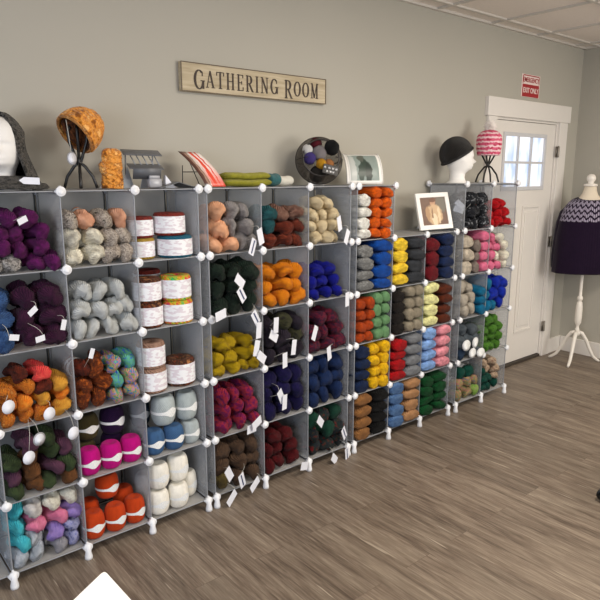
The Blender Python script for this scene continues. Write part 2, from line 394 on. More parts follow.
# ------------------------------------------------------------------ yarn colours
Y_ = {
 'purple': ('deep purple', ['#651f5e']), 'stripe': ('black-and-white marled', ['#d8d5d0', '#5e5b5c', '#c5c2be', '#3a3738']),
 'blue_denim': ('denim blue', ['#2f4a74', '#4a6a98']), 'plum': ('dark plum', ['#3b1a35', '#4a2440']),
 'amber': ('amber-and-brown', ['#7a3f17', '#d98a34', '#b9641f', '#e0a65a']), 'gold': ('golden yellow', ['#d79a3a', '#e8b14c']),
 'tangerine': ('tangerine', ['#e87f22', '#f0a040']), 'coral': ('bright coral', ['#e4464a', '#f2685c']), 'umber': ('dark rusty brown', ['#3a1d16', '#7a3420']),
 'moss': ('moss green', ['#4b5a3a', '#39472f']), 'mauve': ('dusky mauve', ['#6a4658', '#5a3a50']), 'bark': ('bark brown', ['#7d5433', '#5c4026']),
 'aqua': ('bright aqua', ['#42b4c4', '#5cc6cf']), 'snow': ('white', ['#d9d6d2', '#b9b6b8']), 'cream': ('cream', ['#ece3d2']),
 'candy': ('candy pink', ['#d9799b', '#e390ad']), 'lavender': ('lavender', ['#a58fcb', '#8f7cc0']), 'periwinkle': ('periwinkle-flecked', ['#6f74b8', '#b4b6d6', '#5b62a0']),
 'mist': ('misty grey-blue', ['#9aa3ac', '#c3c8cf']), 'pewter': ('pewter grey', ['#8b8a90', '#a5a3a8']),
 'ecru': ('ecru', ['#e2dac8']), 'ragg': ('grey-and-cream ragg', ['#5e554f', '#cfc5b8', '#8b8078', '#ddd3c6']), 'blush': ('peachy', ['#d9a083', '#e6b598']),
 'silver': ('pale silver', ['#bfc2c1', '#d2d5d3']), 'rust': ('rust', ['#9c4f1f', '#5f2f18', '#c06a2c']), 'pastel': ('pastel multicolour', ['#3f70c4', '#64b070', '#e09a74', '#4a80dc', '#86cf86']),
 'skyblue': ('blue-green pastel', ['#4a7cd8', '#74c488', '#3f70cc']),
 'olive': ('dark olive', ['#4c452c']), 'aubergine': ('blackish purple', ['#2a1338']), 'magenta': ('vivid magenta', ['#b5127c']), 'orange': ('burnt orange', ['#bb481d']),
 'ivory': ('ivory white', ['#e9e6dc']), 'steel': ('steel blue', ['#446489']), 'pearl': ('pearl grey', ['#abb4b5']), 'navydk': ('dark teal-blue', ['#22384f']),
 'peach': ('soft peach', ['#e7ad86', '#efbb97']), 'heather': ('heather grey', ['#a29e9c', '#84807f']), 'forest': ('blackish green', ['#17231c', '#26352b']),
 'mustard': ('mustard yellow', ['#a68d10', '#bda01c']), 'berry': ('raspberry-and-purple', ['#7c1a30', '#64195c', '#a8343a', '#7a2248']), 'mud': ('muddy brown', ['#3d2f27', '#5c4838', '#46382f']), 'khaki': ('khaki brown', ['#6e6038', '#574a30']),
 'teal': ('deep teal', ['#1f4a50', '#2b5e62']), 'brick': ('brick brown', ['#7a3522', '#5b2a1e', '#8e4630']), 'taupe_rose': ('brownish rose', ['#8c6e60', '#6d4a40']),
 'pumpkin': ('bright pumpkin', ['#c77610', '#d98a1e']), 'soot': ('sooty black', ['#1c191f', '#332b36', '#22242e']), 'sootgreen': ('smoky black-green', ['#2a2c26', '#4a4a34', '#1e1c20']),
 'indigo': ('dark indigo', ['#15153c', '#221a4c', '#12183a']), 'garnet': ('dark garnet', ['#480d14', '#5c1419']),
 'natural': ('natural cream', ['#d9c7a2', '#e2d3b2']), 'royal': ('royal blue', ['#10167c', '#151c8e']), 'wine': ('wine-and-navy', ['#5e1830', '#1e2038', '#7a2236', '#241a30']),
 'navy': ('deep navy', ['#16284c', '#20365f']), 'holiday': ('red-and-green flecked', ['#7c1f26', '#1c3a30', '#2a1c30', '#1f4a38']), 'bottle': ('bottle green', ['#173a30', '#1f4a3a']),
 'white': ('bright white', ['#e6e2d8']), 'vivid': ('vivid orange', ['#d0600e']), 'flannel': ('flannel grey', ['#8b8c8b', '#6f706f', '#9b9c9b']), 'cobalt': ('cobalt blue', ['#104a94']),
 'pumpk': ('pumpkin rust', ['#ad4a18']), 'sage': ('sage green', ['#6b9468', '#7aa277']), 'inknavy': ('inky navy', ['#17294a']), 'sun': ('sunny yellow', ['#e9b51a']),
 'camel': ('camel', ['#9a6f43', '#7d5836']), 'jet': ('jet black', ['#040405']), 'butter': ('butter yellow', ['#e9c23c']), 'charcoal': ('charcoal', ['#3a3d42']),
 'espresso': ('espresso', ['#1f1a17']), 'oat': ('oatmeal', ['#8d8574', '#a39a88']), 'scarlet': ('scarlet', ['#a30f18']), 'smoke': ('smoke grey', ['#74777b', '#8b8e92']),
 'jean': ('faded jean blue', ['#45648f', '#6482a8']), 'tan': ('tan', ['#a37c57', '#b88f69']), 'maroon': ('maroon', ['#6a1420']), 'ink': ('ink blue', ['#1c2c50']),
 'vanilla': ('vanilla yellow', ['#e6dfa4']), 'cocoa': ('reddish brown', ['#5e2c17']), 'baby': ('baby blue', ['#86a8d8']), 'rose': ('rose pink', ['#dd95a0']), 'emerald': ('emerald green', ['#0c4a26']),
 'fleck': ('black-and-white flecked', ['#17181b', '#2a2c32', '#222429', '#a9acb2']), 'red': ('cherry red', ['#b60d1c']), 'stone': ('stone beige', ['#bdb3a3']), 'mole': ('mole grey', ['#7c7068', '#938880']),
 'bubble': ('bubblegum pink', ['#d8688c', '#e58aa6']), 'vanwhite': ('creamy white', ['#e3dccb']), 'pebble': ('pebble beige', ['#a39b8e', '#bcb4a6']), 'petrol': ('petrol blue', ['#0f5f80', '#167aa0']),
 'ultra': ('ultramarine', ['#1a2c94', '#1c3cb0']), 'slate': ('slate grey', ['#4c545a', '#626a70']), 'midteal': ('dark blue-grey', ['#26354a', '#34465c']), 'leaf': ('leaf green', ['#3f6a2c', '#5c8a34', '#2f5a2c']),
 'sherbet': ('pink-and-green striped', ['#9a6a7c', '#b08a68', '#7c8a5a', '#8a6a90']), 'lime': ('lime green striped', ['#6f9440', '#8aa858', '#9a9a70']), 'pine': ('dark pine', ['#0c4438', '#105046']), 'toffee': ('toffee-and-cream', ['#6a4a3a', '#c8b49c', '#8a6450']),
 'clay': ('clay tan', ['#b09280', '#8c6c5c']), 'cakemulti': ('rainbow', ['#c01f6c', '#e07a3a', '#b8c43a', '#3fae6a']), 'caketeal': ('teal', ['#1f5a70', '#2a6a80']), 'cakemaroon': ('maroon-and-red', ['#6a1f24', '#8a3a30', '#3f1a1c']),
 'cakerust': ('rust-and-tan ringed', ['#8a4a2c', '#3a2a26', '#b07a50']), 'cakegold': ('ochre', ['#b89a4a', '#a0863a']), 'white_l': ('white', ['#dcdcda']),
}
SMOOTH = ('magenta', 'olive', 'aubergine', 'orange', 'ivory', 'steel', 'pearl', 'navydk')
def Y(k): return yarn(k, Y_[k][1], strands=(24, 10) if k in SMOOTH else (15, 6), bump=.45 if k in SMOOTH else .8, contrast=.14 if k in SMOOTH else .42, vscale=2.6 if len(Y_[k][1]) > 2 else 2.2)

# unit shapes: hank = two plies twisted together, lying along Y
def hank_mesh(i, turns, lobe, bulge, blunt=5.0):
    nb = 6 + i % 3; mb = MB(); nu, nv = 42, 22; rnd = random.Random(i)
    ph = rnd.random() * 6
    def Pt(a, j):
        t = j / nv
        if blunt > 6: t = .5 - .5 * cos(pi * t)
        e = max(.0, 1 - abs(2 * t - 1) ** blunt) ** .5; e = .06 + .94 * e
        phi = 2 * pi * a / nu; th = turns * 2 * pi * t + ph
        r = e * (1 - lobe + lobe * cos(2 * (phi - th))) * (1 + bulge * sin(2 * pi * t * 2 + ph))
        r *= 1 + .16 * noise.noise(Vector((cos(phi) * 1.6 + i * 7, sin(phi) * 1.6, t * 5)))
        w_ = 1.5 * noise.noise(Vector((cos(phi) + i, sin(phi), t * 3)))
        r *= 1 + .115 * (abs(cos(nb / 2 * (phi - 1.9 * th) + w_)) ** .6 - .6)   # the bundles of strands
        return (r * cos(phi), t - .5, r * sin(phi))
    mb.grid(Pt, nu, nv, True, True)
    return mb.mesh('skein_shape')
HANKS = [hank_mesh(1, .8, .2, .07), hank_mesh(2, 1.1, .22, .1), hank_mesh(3, .9, .18, .08), hank_mesh(4, 1.4, .2, .06), hank_mesh(5, .7, .23, .12)]
BLUNT = [hank_mesh(11, .45, .08, .03, 16.0), hank_mesh(12, .35, .10, .03, 14.0), hank_mesh(13, .5, .09, .03, 18.0)]
def ball_mesh(i):
    mb = MB(); nu, nv = 26, 16
    def Pt(a, j):
        t = j / nv; ang = pi * t - pi / 2
        z = .5 + .5 * (abs(sin(ang)) ** .8) * (1 if ang > 0 else -1)
        r = max(0, cos(ang)) ** .42
        if t > .9: z -= .10 * ((t - .9) / .1) ** 1.5
        phi = 2 * pi * a / nu
        r *= 1 + .035 * noise.noise(Vector((cos(phi) * 1.7 + i * 5, sin(phi) * 1.7, z * 3)))
        return (r * cos(phi), r * sin(phi), z)
    mb.grid(Pt, nu, nv, True, True); return mb.mesh('ball_shape')
BALLS = [ball_mesh(1), ball_mesh(2)]
def cake_mesh():
    mb = MB(); prof = [(.15, .04), (.5, 0), (.9, 0), (.985, .06), (1.0, .2), (1.0, .8), (.97, .93), (.88, 1.0), (.55, 1.0), (.3, .985), (.2, .9), (.14, .6)]
    mb.lathe(prof, n=28); return mb.mesh('cake_shape')
CAKE = cake_mesh()
def band_mesh(r0=1.03):
    """paper band round a ball: narrow, flaring into a wide oval"""
    mb = MB(); nu = 36
    def Pt(a, j):
        phi = 2 * pi * a / nu; w = .075 + .185 * exp(-(((phi + pi / 2 - .22 + pi) % (2 * pi) - pi) / .42) ** 2) ; k = (j / 4 - .5) * 2
        z = .47 + w * k * .62
        ang = math.asin(max(-1, min(1, ((abs(z - .5) * 2) ** 1.25) * (1 if z > .5 else -1))))
        return (r0 * cos(ang) ** .42 * cos(phi), r0 * cos(ang) ** .42 * sin(phi), z)
    mb.grid(Pt, nu, 4, True); return mb.mesh('paper_band')
def print_material(name, base, marks, scale, dens=.58):
    t = NT(name); tc = t.node('ShaderNodeTexCoord')
    mp = t.node('ShaderNodeMapping', ins={'Vector': tc.outputs['UV'], 'Scale': scale})
    n = t.node('ShaderNodeTexNoise', ins={'Vector': mp.outputs[0], 'Scale': 1.0, 'Detail': 1.0})
    oi = t.node('ShaderNodeObjectInfo')
    b = t.mix(t.ramp(n.outputs[0], [(dens, (0, 0, 0, 1)), (dens + .04, (1, 1, 1, 1))]), C3(base), C3(marks))
    t.set(Base_Color=b, Roughness=.55, spec=.3); return t.m
BANDM = print_material('paper_band_white', '#ecece8', '#cdd3d8', (46, 34, 1), .5)
CAKEM = print_material('cake_wrap_print', '#e4e6e9', '#d3cbd2', (14, 6, 1), .5)
TAGM = plain('tag_paper', '#dcdfe8', .6, .3)
NAVYP = plain('tag_navy_print', '#20305c', .6, .3)
STRINGM = plain('tag_string', '#c9c6bd', .8, .1)
BAND = band_mesh(); BAND.materials.append(BANDM)
mb = MB(); mb.grid(lambda a, j: (1.012 * cos(2 * pi * a / 30), 1.012 * sin(2 * pi * a / 30), .12 + .74 * j / 2), 30, 2, True); CWRAP = mb.mesh('cake_wrap'); CWRAP.materials.append(CAKEM)
# loose band round the middle of a hank
mb = MB(); mb.grid(lambda a, j: (1.03 * cos(2 * pi * a / 26), -.14 + .26 * j / 2, 1.03 * sin(2 * pi * a / 26)), 26, 2, True); HBAND = mb.mesh('hank_band'); HBAND.materials.append(BANDM)

_variants = {}
def with_mat(me, key):
    k = (me.name, key)
    if k not in _variants:
        m = me.copy(); m.materials.clear(); m.materials.append(Y(key)); _variants[k] = m
    return _variants[k]
SUBS = {}
def yarn_obj(kind, key, loc, scale, rot, label, group, noun='yarn_hank'):
    me = {'hank': lambda: random.choice(BLUNT if noun == 'yarn_skein' else HANKS), 'ball': lambda: random.choice(BALLS), 'cake': lambda: CAKE}[kind]()
    o = bpy.data.objects.new({'hank': noun, 'ball': 'yarn_ball', 'cake': 'yarn_cake'}[kind], with_mat(me, key))
    COL.objects.link(o); o.location = loc; o.scale = scale; o.rotation_euler = rot
    tag(o, label, 'yarn', group)
    if kind == 'ball': b = put('paper_band', BAND, o)
    if kind == 'cake': put('paper_wrap', CWRAP, o)
    return o

COLS = {(0, -1): 'edge', (0, 0): 'first', (0, 1): 'second', (0, 2): 'third', (1, 0): 'fourth', (1, 1): 'fifth', (1, 2): 'sixth', (2, 0): 'seventh', (2, 1): 'eighth', (2, 2): 'ninth', (3, 0): 'tenth', (3, 1): 'last'}
ROWS = ['top', 'upper', 'middle', 'lower', 'bottom']
def pos_words(i, n):
    if n == 1: return 'alone'
    if i == 0: return 'leftmost'
    if i == n - 1: return 'rightmost'
    if n == 3: return 'middle'
    return {1: 'second from left', 2: 'third from left' if n > 4 else 'second from right', 3: 'second from right'}[i]
def layer_words(j, n):
    if n == 1: return 'in row'
    if j == 0: return 'in bottom layer'
    if j == n - 1: return 'in top layer'
    if n == 3: return 'in middle layer'
    return {1: 'in second layer', 2: 'in third layer', 3: 'in fourth layer'}[j]
CELL = {}
def cellpos(u, c, r): return XU[u] + c * P, Zr(4 - r)
def mklabel(key, noun, i, n, j, m, u, c, r):
    return f"{Y_[key][0]} {noun}, {pos_words(i, n)} {layer_words(j, m)}, {COLS[(u, c)]} column's {ROWS[r]} cube"
def heap(u, c, r, rows, H, x0=.010, x1=.298, ymid=.100, L=.21, jit=.38, lab=()):
    """loose pile of hanks; rows from the bottom up, None leaves a gap"""
    X, Z = cellpos(u, c, r); n0 = max(len(q) for q in rows); W_ = x1 - x0; pitch = W_ / n0; m = len(rows)
    dz = H / (m + .12); rnd = random.Random(u * 100 + c * 10 + r)
    ks = [k for q in rows for k in q if k]; grp = f"yarn pile in the {COLS[(u, c)]} column's {ROWS[r]} cube"
    for j, row in enumerate(rows):
        n = len(row); off = (n0 - n) * pitch / 2
        if n == n0 and j % 2: pass
        for i, k in enumerate(row):
            if not k: continue
            kk, band = (k[1:], True) if k[0] == '*' else (k, False)
            rx = pitch * .54; rz = dz * .60
            x = X + x0 + off + (i + .5) * pitch + rnd.uniform(-.1, .1) * pitch
            z = Z + .004 + rz * .86 + j * dz * .97 + rnd.uniform(-.05, .05) * dz
            z = min(z, Z + .29 - rz)
            x = max(X + .004 + rx * 1.02, min(X + .297 - rx * 1.02, x))
            l = L * rnd.uniform(.88, 1.04)
            a = rnd.uniform(-jit, jit) * (.3 if i in (0, n - 1) and n > 1 else 1); pt = rnd.uniform(-.12, .12)
            y = ymid + rnd.uniform(-.012, .012) + j * .006
            s = rnd.uniform(.93, 1.08)
            o = yarn_obj('hank', kk, (x, y, z), (rx * s, l, rz * rnd.uniform(.95, 1.08)), (pt, rnd.uniform(-.5, .5), a), mklabel(kk, 'yarn hank', i, n, j, m, u, c, r), grp)
            if band: put('paper_band', HBAND, o)
            CELL.setdefault((u, c, r), []).append(o)
def stack(u, c, r, f0, f1, cols, rows, key, H=.275, side='', L=.23, zb=0.0, last=None):
    """neatly stacked hanks, ends to the front"""
    X, Z = cellpos(u, c, r); w = (f1 - f0) * P / cols; dz = min(.287, H * 1.035) / rows; rnd = random.Random(u * 100 + c * 10 + r + int(f0 * 50))
    for j in range(rows):
        for i in range(cols):
            x = X + f0 * P + (i + .5) * w; z = Z + .005 + zb + (j + .5) * dz
            lr = '' if cols == 1 else ('left ' if i == 0 else 'right ')
            if rows == 1: hw = 'alone'
            else: hw = {0: 'bottom', rows - 1: 'top'}.get(j, {1: 'second from bottom', 2: 'third from bottom', 3: 'fourth from bottom'}.get(j, '?'))
            lb = f"{Y_[key][0]} yarn skein, {lr}{hw} of its stack, {COLS[(u, c)]} column's {ROWS[r]} cube"
            o = yarn_obj('hank', key, (x, .106 + rnd.uniform(-.006, .006), z), (w * .57, L * rnd.uniform(.96, 1.02), dz * .575), (rnd.uniform(-.04, .04), rnd.uniform(-.3, .3) if cols > 1 else rnd.uniform(-.08, .08), rnd.uniform(-.08, .08)), lb, f"{Y_[key][0]} stack in the {COLS[(u, c)]} column", 'yarn_skein')
            CELL.setdefault((u, c, r), []).append(o)
def balls(u, c, r, items):
    """items: key, x, y, layer height z, radius, height, face yaw, words"""
    X, Z = cellpos(u, c, r)
    for key, x, y, z, rr, hh, yw, words in items:
        y -= .012; rr *= 1.03
        o = yarn_obj('ball', key, (X + x, y, Z + .003 + z), (rr, rr, hh), (0, 0, yw), f"{Y_[key][0]} yarn ball, {words}, {COLS[(u, c)]} column's {ROWS[r]} cube", f"yarn balls in the {COLS[(u, c)]} column's {ROWS[r]} cube")
def cakes(u, c, r, items):
    X, Z = cellpos(u, c, r)
    for key, x, y, z, rr, hh, words in items:
        yarn_obj('cake', key, (X + x, y, Z + .003 + z), (rr, rr, hh), (0, 0, random.uniform(0, 6)), f"{Y_[key][0]} yarn cake, {words}, {COLS[(u, c)]} column's {ROWS[r]} cube", f"yarn cakes in the {COLS[(u, c)]} column's {ROWS[r]} cube")

# ---- first shelf, first column
heap(0, 0, 0, [['stripe', 'stripe', 'purple', 'purple'], ['purple'] * 3, ['purple'] * 3, ['purple'] * 2], .235)
heap(0, 0, 1, [['blue_denim', 'plum', 'plum'], ['blue_denim', 'plum', 'plum'], ['blue_denim', 'plum', 'plum']], .245)
heap(0, 0, 2, [['amber', 'amber', 'amber', 'gold'], ['amber', 'tangerine', 'gold', 'tangerine'], ['amber', 'amber', 'umber', 'gold'], ['umber', 'coral']], .225)
heap(0, 0, 3, [['moss', 'bark', 'moss', 'bark'], ['mauve', 'bark', 'mauve', 'moss'], ['moss', 'bark', 'moss', 'mauve'], ['mauve', 'moss']], .24)
heap(0, 0, 4, [['mist', 'mist', '*pewter', 'periwinkle'], ['aqua', '*mist', 'lavender', 'periwinkle'], ['aqua', 'candy', 'candy', 'lavender'], ['aqua', '*snow', 'cream', 'cream']], .265)
# second column
heap(0, 1, 0, [['ecru', 'ecru', 'ragg', 'ragg'], ['ecru', '*ecru', 'ragg', 'ragg'], ['ragg', '*blush', 'ragg', 'blush']], .225)
heap(0, 1, 1, [['silver'] * 4, ['silver'] * 4, ['silver'] * 3], .235)
heap(0, 1, 2, [['rust', 'rust', 'pastel', 'pastel'], ['rust', 'rust', 'skyblue', 'pastel'], ['*umber', 'rust', 'pastel', 'skyblue']], .21)
balls(0, 1, 3, [('magenta', .052, .065, 0, .046, .12, -.15, 'leftmost of three'), ('magenta', .148, .065, 0, .046, .12, .1, 'middle of three'), ('magenta', .243, .07, 0, .046, .12, .2, 'rightmost of three'),
    ('olive', .085, .16, 0.118, .05, .12, -.1, 'on the left above the magenta'), ('aubergine', .20, .155, .118, .052, .13, .3, 'on the right above the magenta'),
    ('olive', .07, .17, 0, .048, .116, 0, 'at back beneath the upper one'), ('aubergine', .2, .175, 0, .048, .116, 0, 'at back beneath the upper one')])
balls(0, 1, 4, [('orange', .052, .065, 0, .046, .125, -.2, 'leftmost in front'), ('orange', .148, .062, 0, .046, .125, .1, 'middle in front'), ('orange', .243, .068, 0, .046, .125, .2, 'rightmost in front'),
    ('orange', .15, .14, .126, .05, .115, .1, 'topmost of the pile'), ('orange', .07, .165, .0, .046, .13, .0, 'left at the back'), ('orange', .235, .165, .0, .046, .14, .0, 'right at the back')])
# third column
cakes(0, 2, 0, [('cakegold', .062, .1, 0, .060, .09, 'lower left with white wrap'), ('caketeal', .212, .072, 0, .078, .095, 'lower right with white wrap'), ('cakemaroon', .062, .1, .092, .058, .09, 'upper left with white wrap'), ('cakemaroon', .196, .085, .097, .070, .098, 'upper right with white wrap')])
cakes(0, 2, 1, [('cakerust', .068, .072, 0, .064, .108, 'lower left in front'), ('cakemulti', .208, .068, 0, .072, .105, 'lower right in front'), ('cakerust', .068, .074, .110, .063, .108, 'upper left in front'), ('cakemulti', .205, .07, .107, .071, .110, 'upper right in front'),
    ('cakemaroon', .14, .215, 0, .062, .11, 'lower one at the back'), ('cakemaroon', .14, .215, .112, .062, .118, 'upper one at the back')])
cakes(0, 2, 2, [('clay', .070, .07, 0, .065, .112, 'lower of the left two'), ('clay', .070, .072, .114, .064, .115, 'upper of the left two'), ('cakerust', .218, .085, 0, .072, .122, 'short one on the right')])
balls(0, 2, 3, [('steel', .055, .068, 0, .048, .12, -.2, 'leftmost in bottom layer'), ('steel', .152, .062, 0, .048, .12, .1, 'middle of bottom layer'), ('pearl', .245, .072, 0, .045, .115, .3, 'rightmost in bottom layer'),
    ('pearl', .118, .085, .122, .054, .145, .1, 'middle of top layer'), ('pearl', .238, .09, .117, .052, .14, .3, 'rightmost in top layer'), ('navydk', .05, .19, .10, .045, .13, -.1, 'at the back on the left'), ('navydk', .05, .19, 0, .045, .098, -.1, 'at back beneath the upper one')])
balls(0, 2, 4, [('ivory', .062, .065, 0, .049, .12, -.2, 'leftmost in bottom layer'), ('ivory', .163, .062, 0, .049, .12, .1, 'middle of bottom layer'), ('ivory', .25, .12, 0, .042, .135, .3, 'rightmost in bottom layer'),
    ('ivory', .072, .075, .122, .049, .125, -.1, 'left in top layer'), ('ivory', .178, .085, .122, .05, .135, .2, 'right in top layer'), ('ivory', .055, .19, 0, .048, .16, 0, 'at the back on the left')])
# ---- second shelf
heap(1, 0, 0, [['peach', 'peach', 'heather', 'heather'], ['peach', 'heather', 'heather'], ['peach', 'heather', 'heather']], .235)
heap(1, 0, 1, [['forest'] * 3, ['forest'] * 3, ['forest'] * 3], .25)
heap(1, 0, 2, [['mustard'] * 4, ['mustard'] * 4, ['mustard'] * 3], .18, jit=.5)
heap(1, 0, 3, [['berry'] * 4, ['berry'] * 3, ['berry'] * 3], .225, jit=.5)
heap(1, 0, 4, [['khaki', 'mud', 'mud'], ['mud'] * 3, ['mud'] * 3], .25)
heap(1, 1, 0, [['brick', 'brick', 'brick'], ['teal', 'brick', 'brick'], ['teal', 'taupe_rose', 'taupe_rose']], .21)
heap(1, 1, 1, [['pumpkin'] * 3, ['pumpkin'] * 3, ['pumpkin'] * 3], .215)
heap(1, 1, 2, [['soot'] * 3, ['soot', 'soot', 'sootgreen'], ['soot', 'sootgreen', 'soot']], .25)
heap(1, 1, 3, [['indigo'] * 3, ['indigo'] * 3, ['indigo'] * 3], .26)
heap(1, 1, 4, [['garnet'] * 3, ['garnet'] * 3, ['garnet'] * 2], .23, x1=.25)
heap(1, 2, 0, [['natural'] * 3, ['natural'] * 4, ['natural'] * 3, ['natural'] * 2], .25, x1=.27)
heap(1, 2, 1, [['royal'] * 3, ['royal'] * 3, ['royal'] * 2], .19, x1=.26)
heap(1, 2, 2, [['wine'] * 3, ['wine'] * 3, ['wine'] * 2], .23)
heap(1, 2, 3, [['navy'] * 3, ['navy'] * 3, ['navy'] * 3], .275)
heap(1, 2, 4, [['holiday'] * 3, ['holiday', 'bottle', 'holiday'], ['bottle', 'holiday', 'bottle']], .26)
# ---- third shelf, stacked straight
stack(2, 0, 0, .04, .36, 1, 4, 'white', .235)
stack(2, 0, 0, .38, .93, 2, 5, 'vivid', .282)
stack(2, 0, 1, .03, .47, 1, 4, 'flannel', .25)
stack(2, 0, 1, .49, .97, 1, 4, 'cobalt', .28)
stack(2, 0, 2, .04, .49, 2, 4, 'pumpk', .25)
stack(2, 0, 2, .51, .97, 2, 4, 'sage', .27)
stack(2, 0, 3, .03, .42, 1, 4, 'inknavy', .265)
stack(2, 0, 3, .44, .97, 2, 4, 'sun', .27)
stack(2, 0, 4, .03, .47, 1, 4, 'camel', .27)
stack(2, 0, 4, .49, .97, 1, 4, 'jet', .27)
stack(2, 1, 1, .04, .46, 1, 4, 'butter', .275)
stack(2, 1, 1, .49, .97, 1, 4, 'charcoal', .27)
stack(2, 1, 2, .03, .42, 1, 4, 'espresso', .26)
stack(2, 1, 2, .44, .97, 2, 4, 'oat', .28)
stack(2, 1, 3, .03, .50, 1, 4, 'scarlet', .255)
stack(2, 1, 3, .52, .97, 1, 4, 'smoke', .27)
stack(2, 1, 4, .03, .49, 1, 4, 'jean', .275)
stack(2, 1, 4, .51, .97, 1, 4, 'tan', .275)
stack(2, 2, 1, .04, .46, 1, 3, 'maroon', .26)
stack(2, 2, 1, .49, .96, 1, 4, 'ink', .275)
stack(2, 2, 2, .03, .50, 1, 4, 'vanilla', .275)
stack(2, 2, 2, .53, .95, 1, 4, 'cocoa', .25)
stack(2, 2, 3, .03, .49, 1, 4, 'baby', .28)
stack(2, 2, 3, .52, .96, 1, 4, 'rose', .28)
stack(2, 2, 4, .05, .93, 2, 4, 'emerald', .25)
# ---- fourth shelf
heap(3, 0, 0, [['fleck'] * 3, ['fleck'] * 3, ['fleck'] * 3], .24, x0=.04)
stack(3, 0, 1, .03, .40, 1, 3, 'stone', .25)
stack(3, 0, 1, .43, .66, 1, 3, 'mole', .21)
stack(3, 0, 1, .68, .96, 1, 4, 'bubble', .27)
heap(3, 0, 2, [['pebble', 'pebble'], ['pebble', 'pebble'], ['pebble', 'pebble']], .25, x1=.2)
stack(3, 0, 2, .70, .97, 1, 3, 'petrol', .19)
heap(3, 0, 3, [['midteal', 'slate', 'slate'], ['slate', 'slate', 'slate'], ['slate', 'slate']], .24)
heap(3, 0, 4, [['*sherbet', '*sherbet', '*lime'], ['*sherbet', '*sherbet', '*sherbet'], ['*pine', '*pine']], .235)
heap(3, 1, 0, [['red'] * 3, ['red'] * 3, ['red'] * 2], .19, x1=.25)
heap(3, 1, 1, [['bubble', 'bubble', 'vanwhite'], ['bubble', 'vanwhite', 'vanwhite'], ['bubble', 'bubble', 'vanwhite'], ['bubble', 'vanwhite']], .26, x1=.27)
heap(3, 1, 2, [['petrol', 'petrol', 'ultra'], ['petrol', 'ultra', 'ultra'], ['petrol', 'ultra', 'ultra']], .25, x1=.275)
heap(3, 1, 3, [['leaf'] * 3, ['leaf'] * 3, ['leaf'] * 3, ['leaf'] * 2], .26, x1=.27)
heap(3, 1, 4, [['pine', 'pine', 'pine'], ['pine', 'pine', 'toffee'], ['pine', 'toffee', 'toffee'], ['toffee', 'toffee']], .25, x1=.27)

# round white paper ends on the slate skeins
mb = MB(); mb.lathe([(.0, -.012), (.85, -.012), (.98, .02), (.9, .06), (.0, .075)], (0, -.52, 0), 20, R90); ENDC = mb.mesh('paper_end'); ENDC.materials.append(BANDM)
for o in CELL[(3, 0, 3)][1:5]:
    e = put('paper_end_label', ENDC, o); e.scale = (.82, 1, .82)

# ---- paper tags that hang from skeins over the shelf edges
mb = MB(); mb.cur = 0; mb.box((0, 0, -.033), (.037, .0009, .066), bev=.0003); TAGP = mb.mesh('paper_tag', False); TAGP.materials.append(TAGM)
mb = MB(); mb.box((.001, -.0009, -.033), (.007, .0006, .054)); STR = mb.mesh('navy_print', False); STR.materials.append(NAVYP)
mb = MB(); mb.lathe([(0, -.0006), (.019, -.0006), (.019, .0006), (0, .0006)], (0, 0, -.02), 22, R90); RTAG = mb.mesh('round_tag'); RTAG.materials.append(TAGM)
mb = MB(); mb.lathe([(.0, -.0012), (.015, -.0012), (.019, -.0012), (.0195, .0012), (0, .0012)], (0, .0, -.02), 22, R90); RTAG2 = mb.mesh('round_tag_rimmed'); RTAG2.materials.append(plain('tag_rim', '#9a9a9e', .4))
bpy.context.view_layer.update()
def hang(cell, x, z, ang=0, kind='t', stripe=False, y=-.05, s=1.0, tilt=.0, yaw=.35):
    """paper tag on a short string, tied to the nearest skein"""
    os_ = CELL[cell]; q = Vector((x, y, z))
    o = min(os_, key=lambda k: (k.matrix_world.translation - Vector((x, .13, z + .03))).length)
    Mw = Matrix.LocRotScale(q, Euler((tilt, ang, yaw)), (s, s, s))
    inv = o.matrix_world.inverted()
    me = {'t': TAGP, 'r': RTAG, 'rr': RTAG2}[kind]
    t = put('paper_tag' if kind == 't' else 'round_tag', me, o)
    # hung from its string: the top end sits above the centre given
    up_ = Euler((tilt, ang, yaw)).to_matrix() @ Vector((0, 0, .026 * s)); Mw.translation = q + up_
    t.matrix_parent_inverse = inv; t.matrix_basis = Mw
    if stripe: st = put('navy_print', STR, t)
    if kind == 'rr': d = put('tag_face', RTAG, t); d.scale = (.82, 1.6, .82); d.location = (0, -.0012, -.004)
    a = q + up_; e = o.matrix_world @ Vector((0, -.42, 0))
    e = Vector((e.x, max(e.y, .02), e.z)); mid = (a + e) / 2 + Vector((0, -.02, .012))
    mb = MB(); mb.tube([a, a.lerp(mid, .6) + Vector((0, -.004, .004)), mid, e], .0009, 5)
    sobj = mb.build('string', STRINGM, o); sobj.matrix_parent_inverse = inv
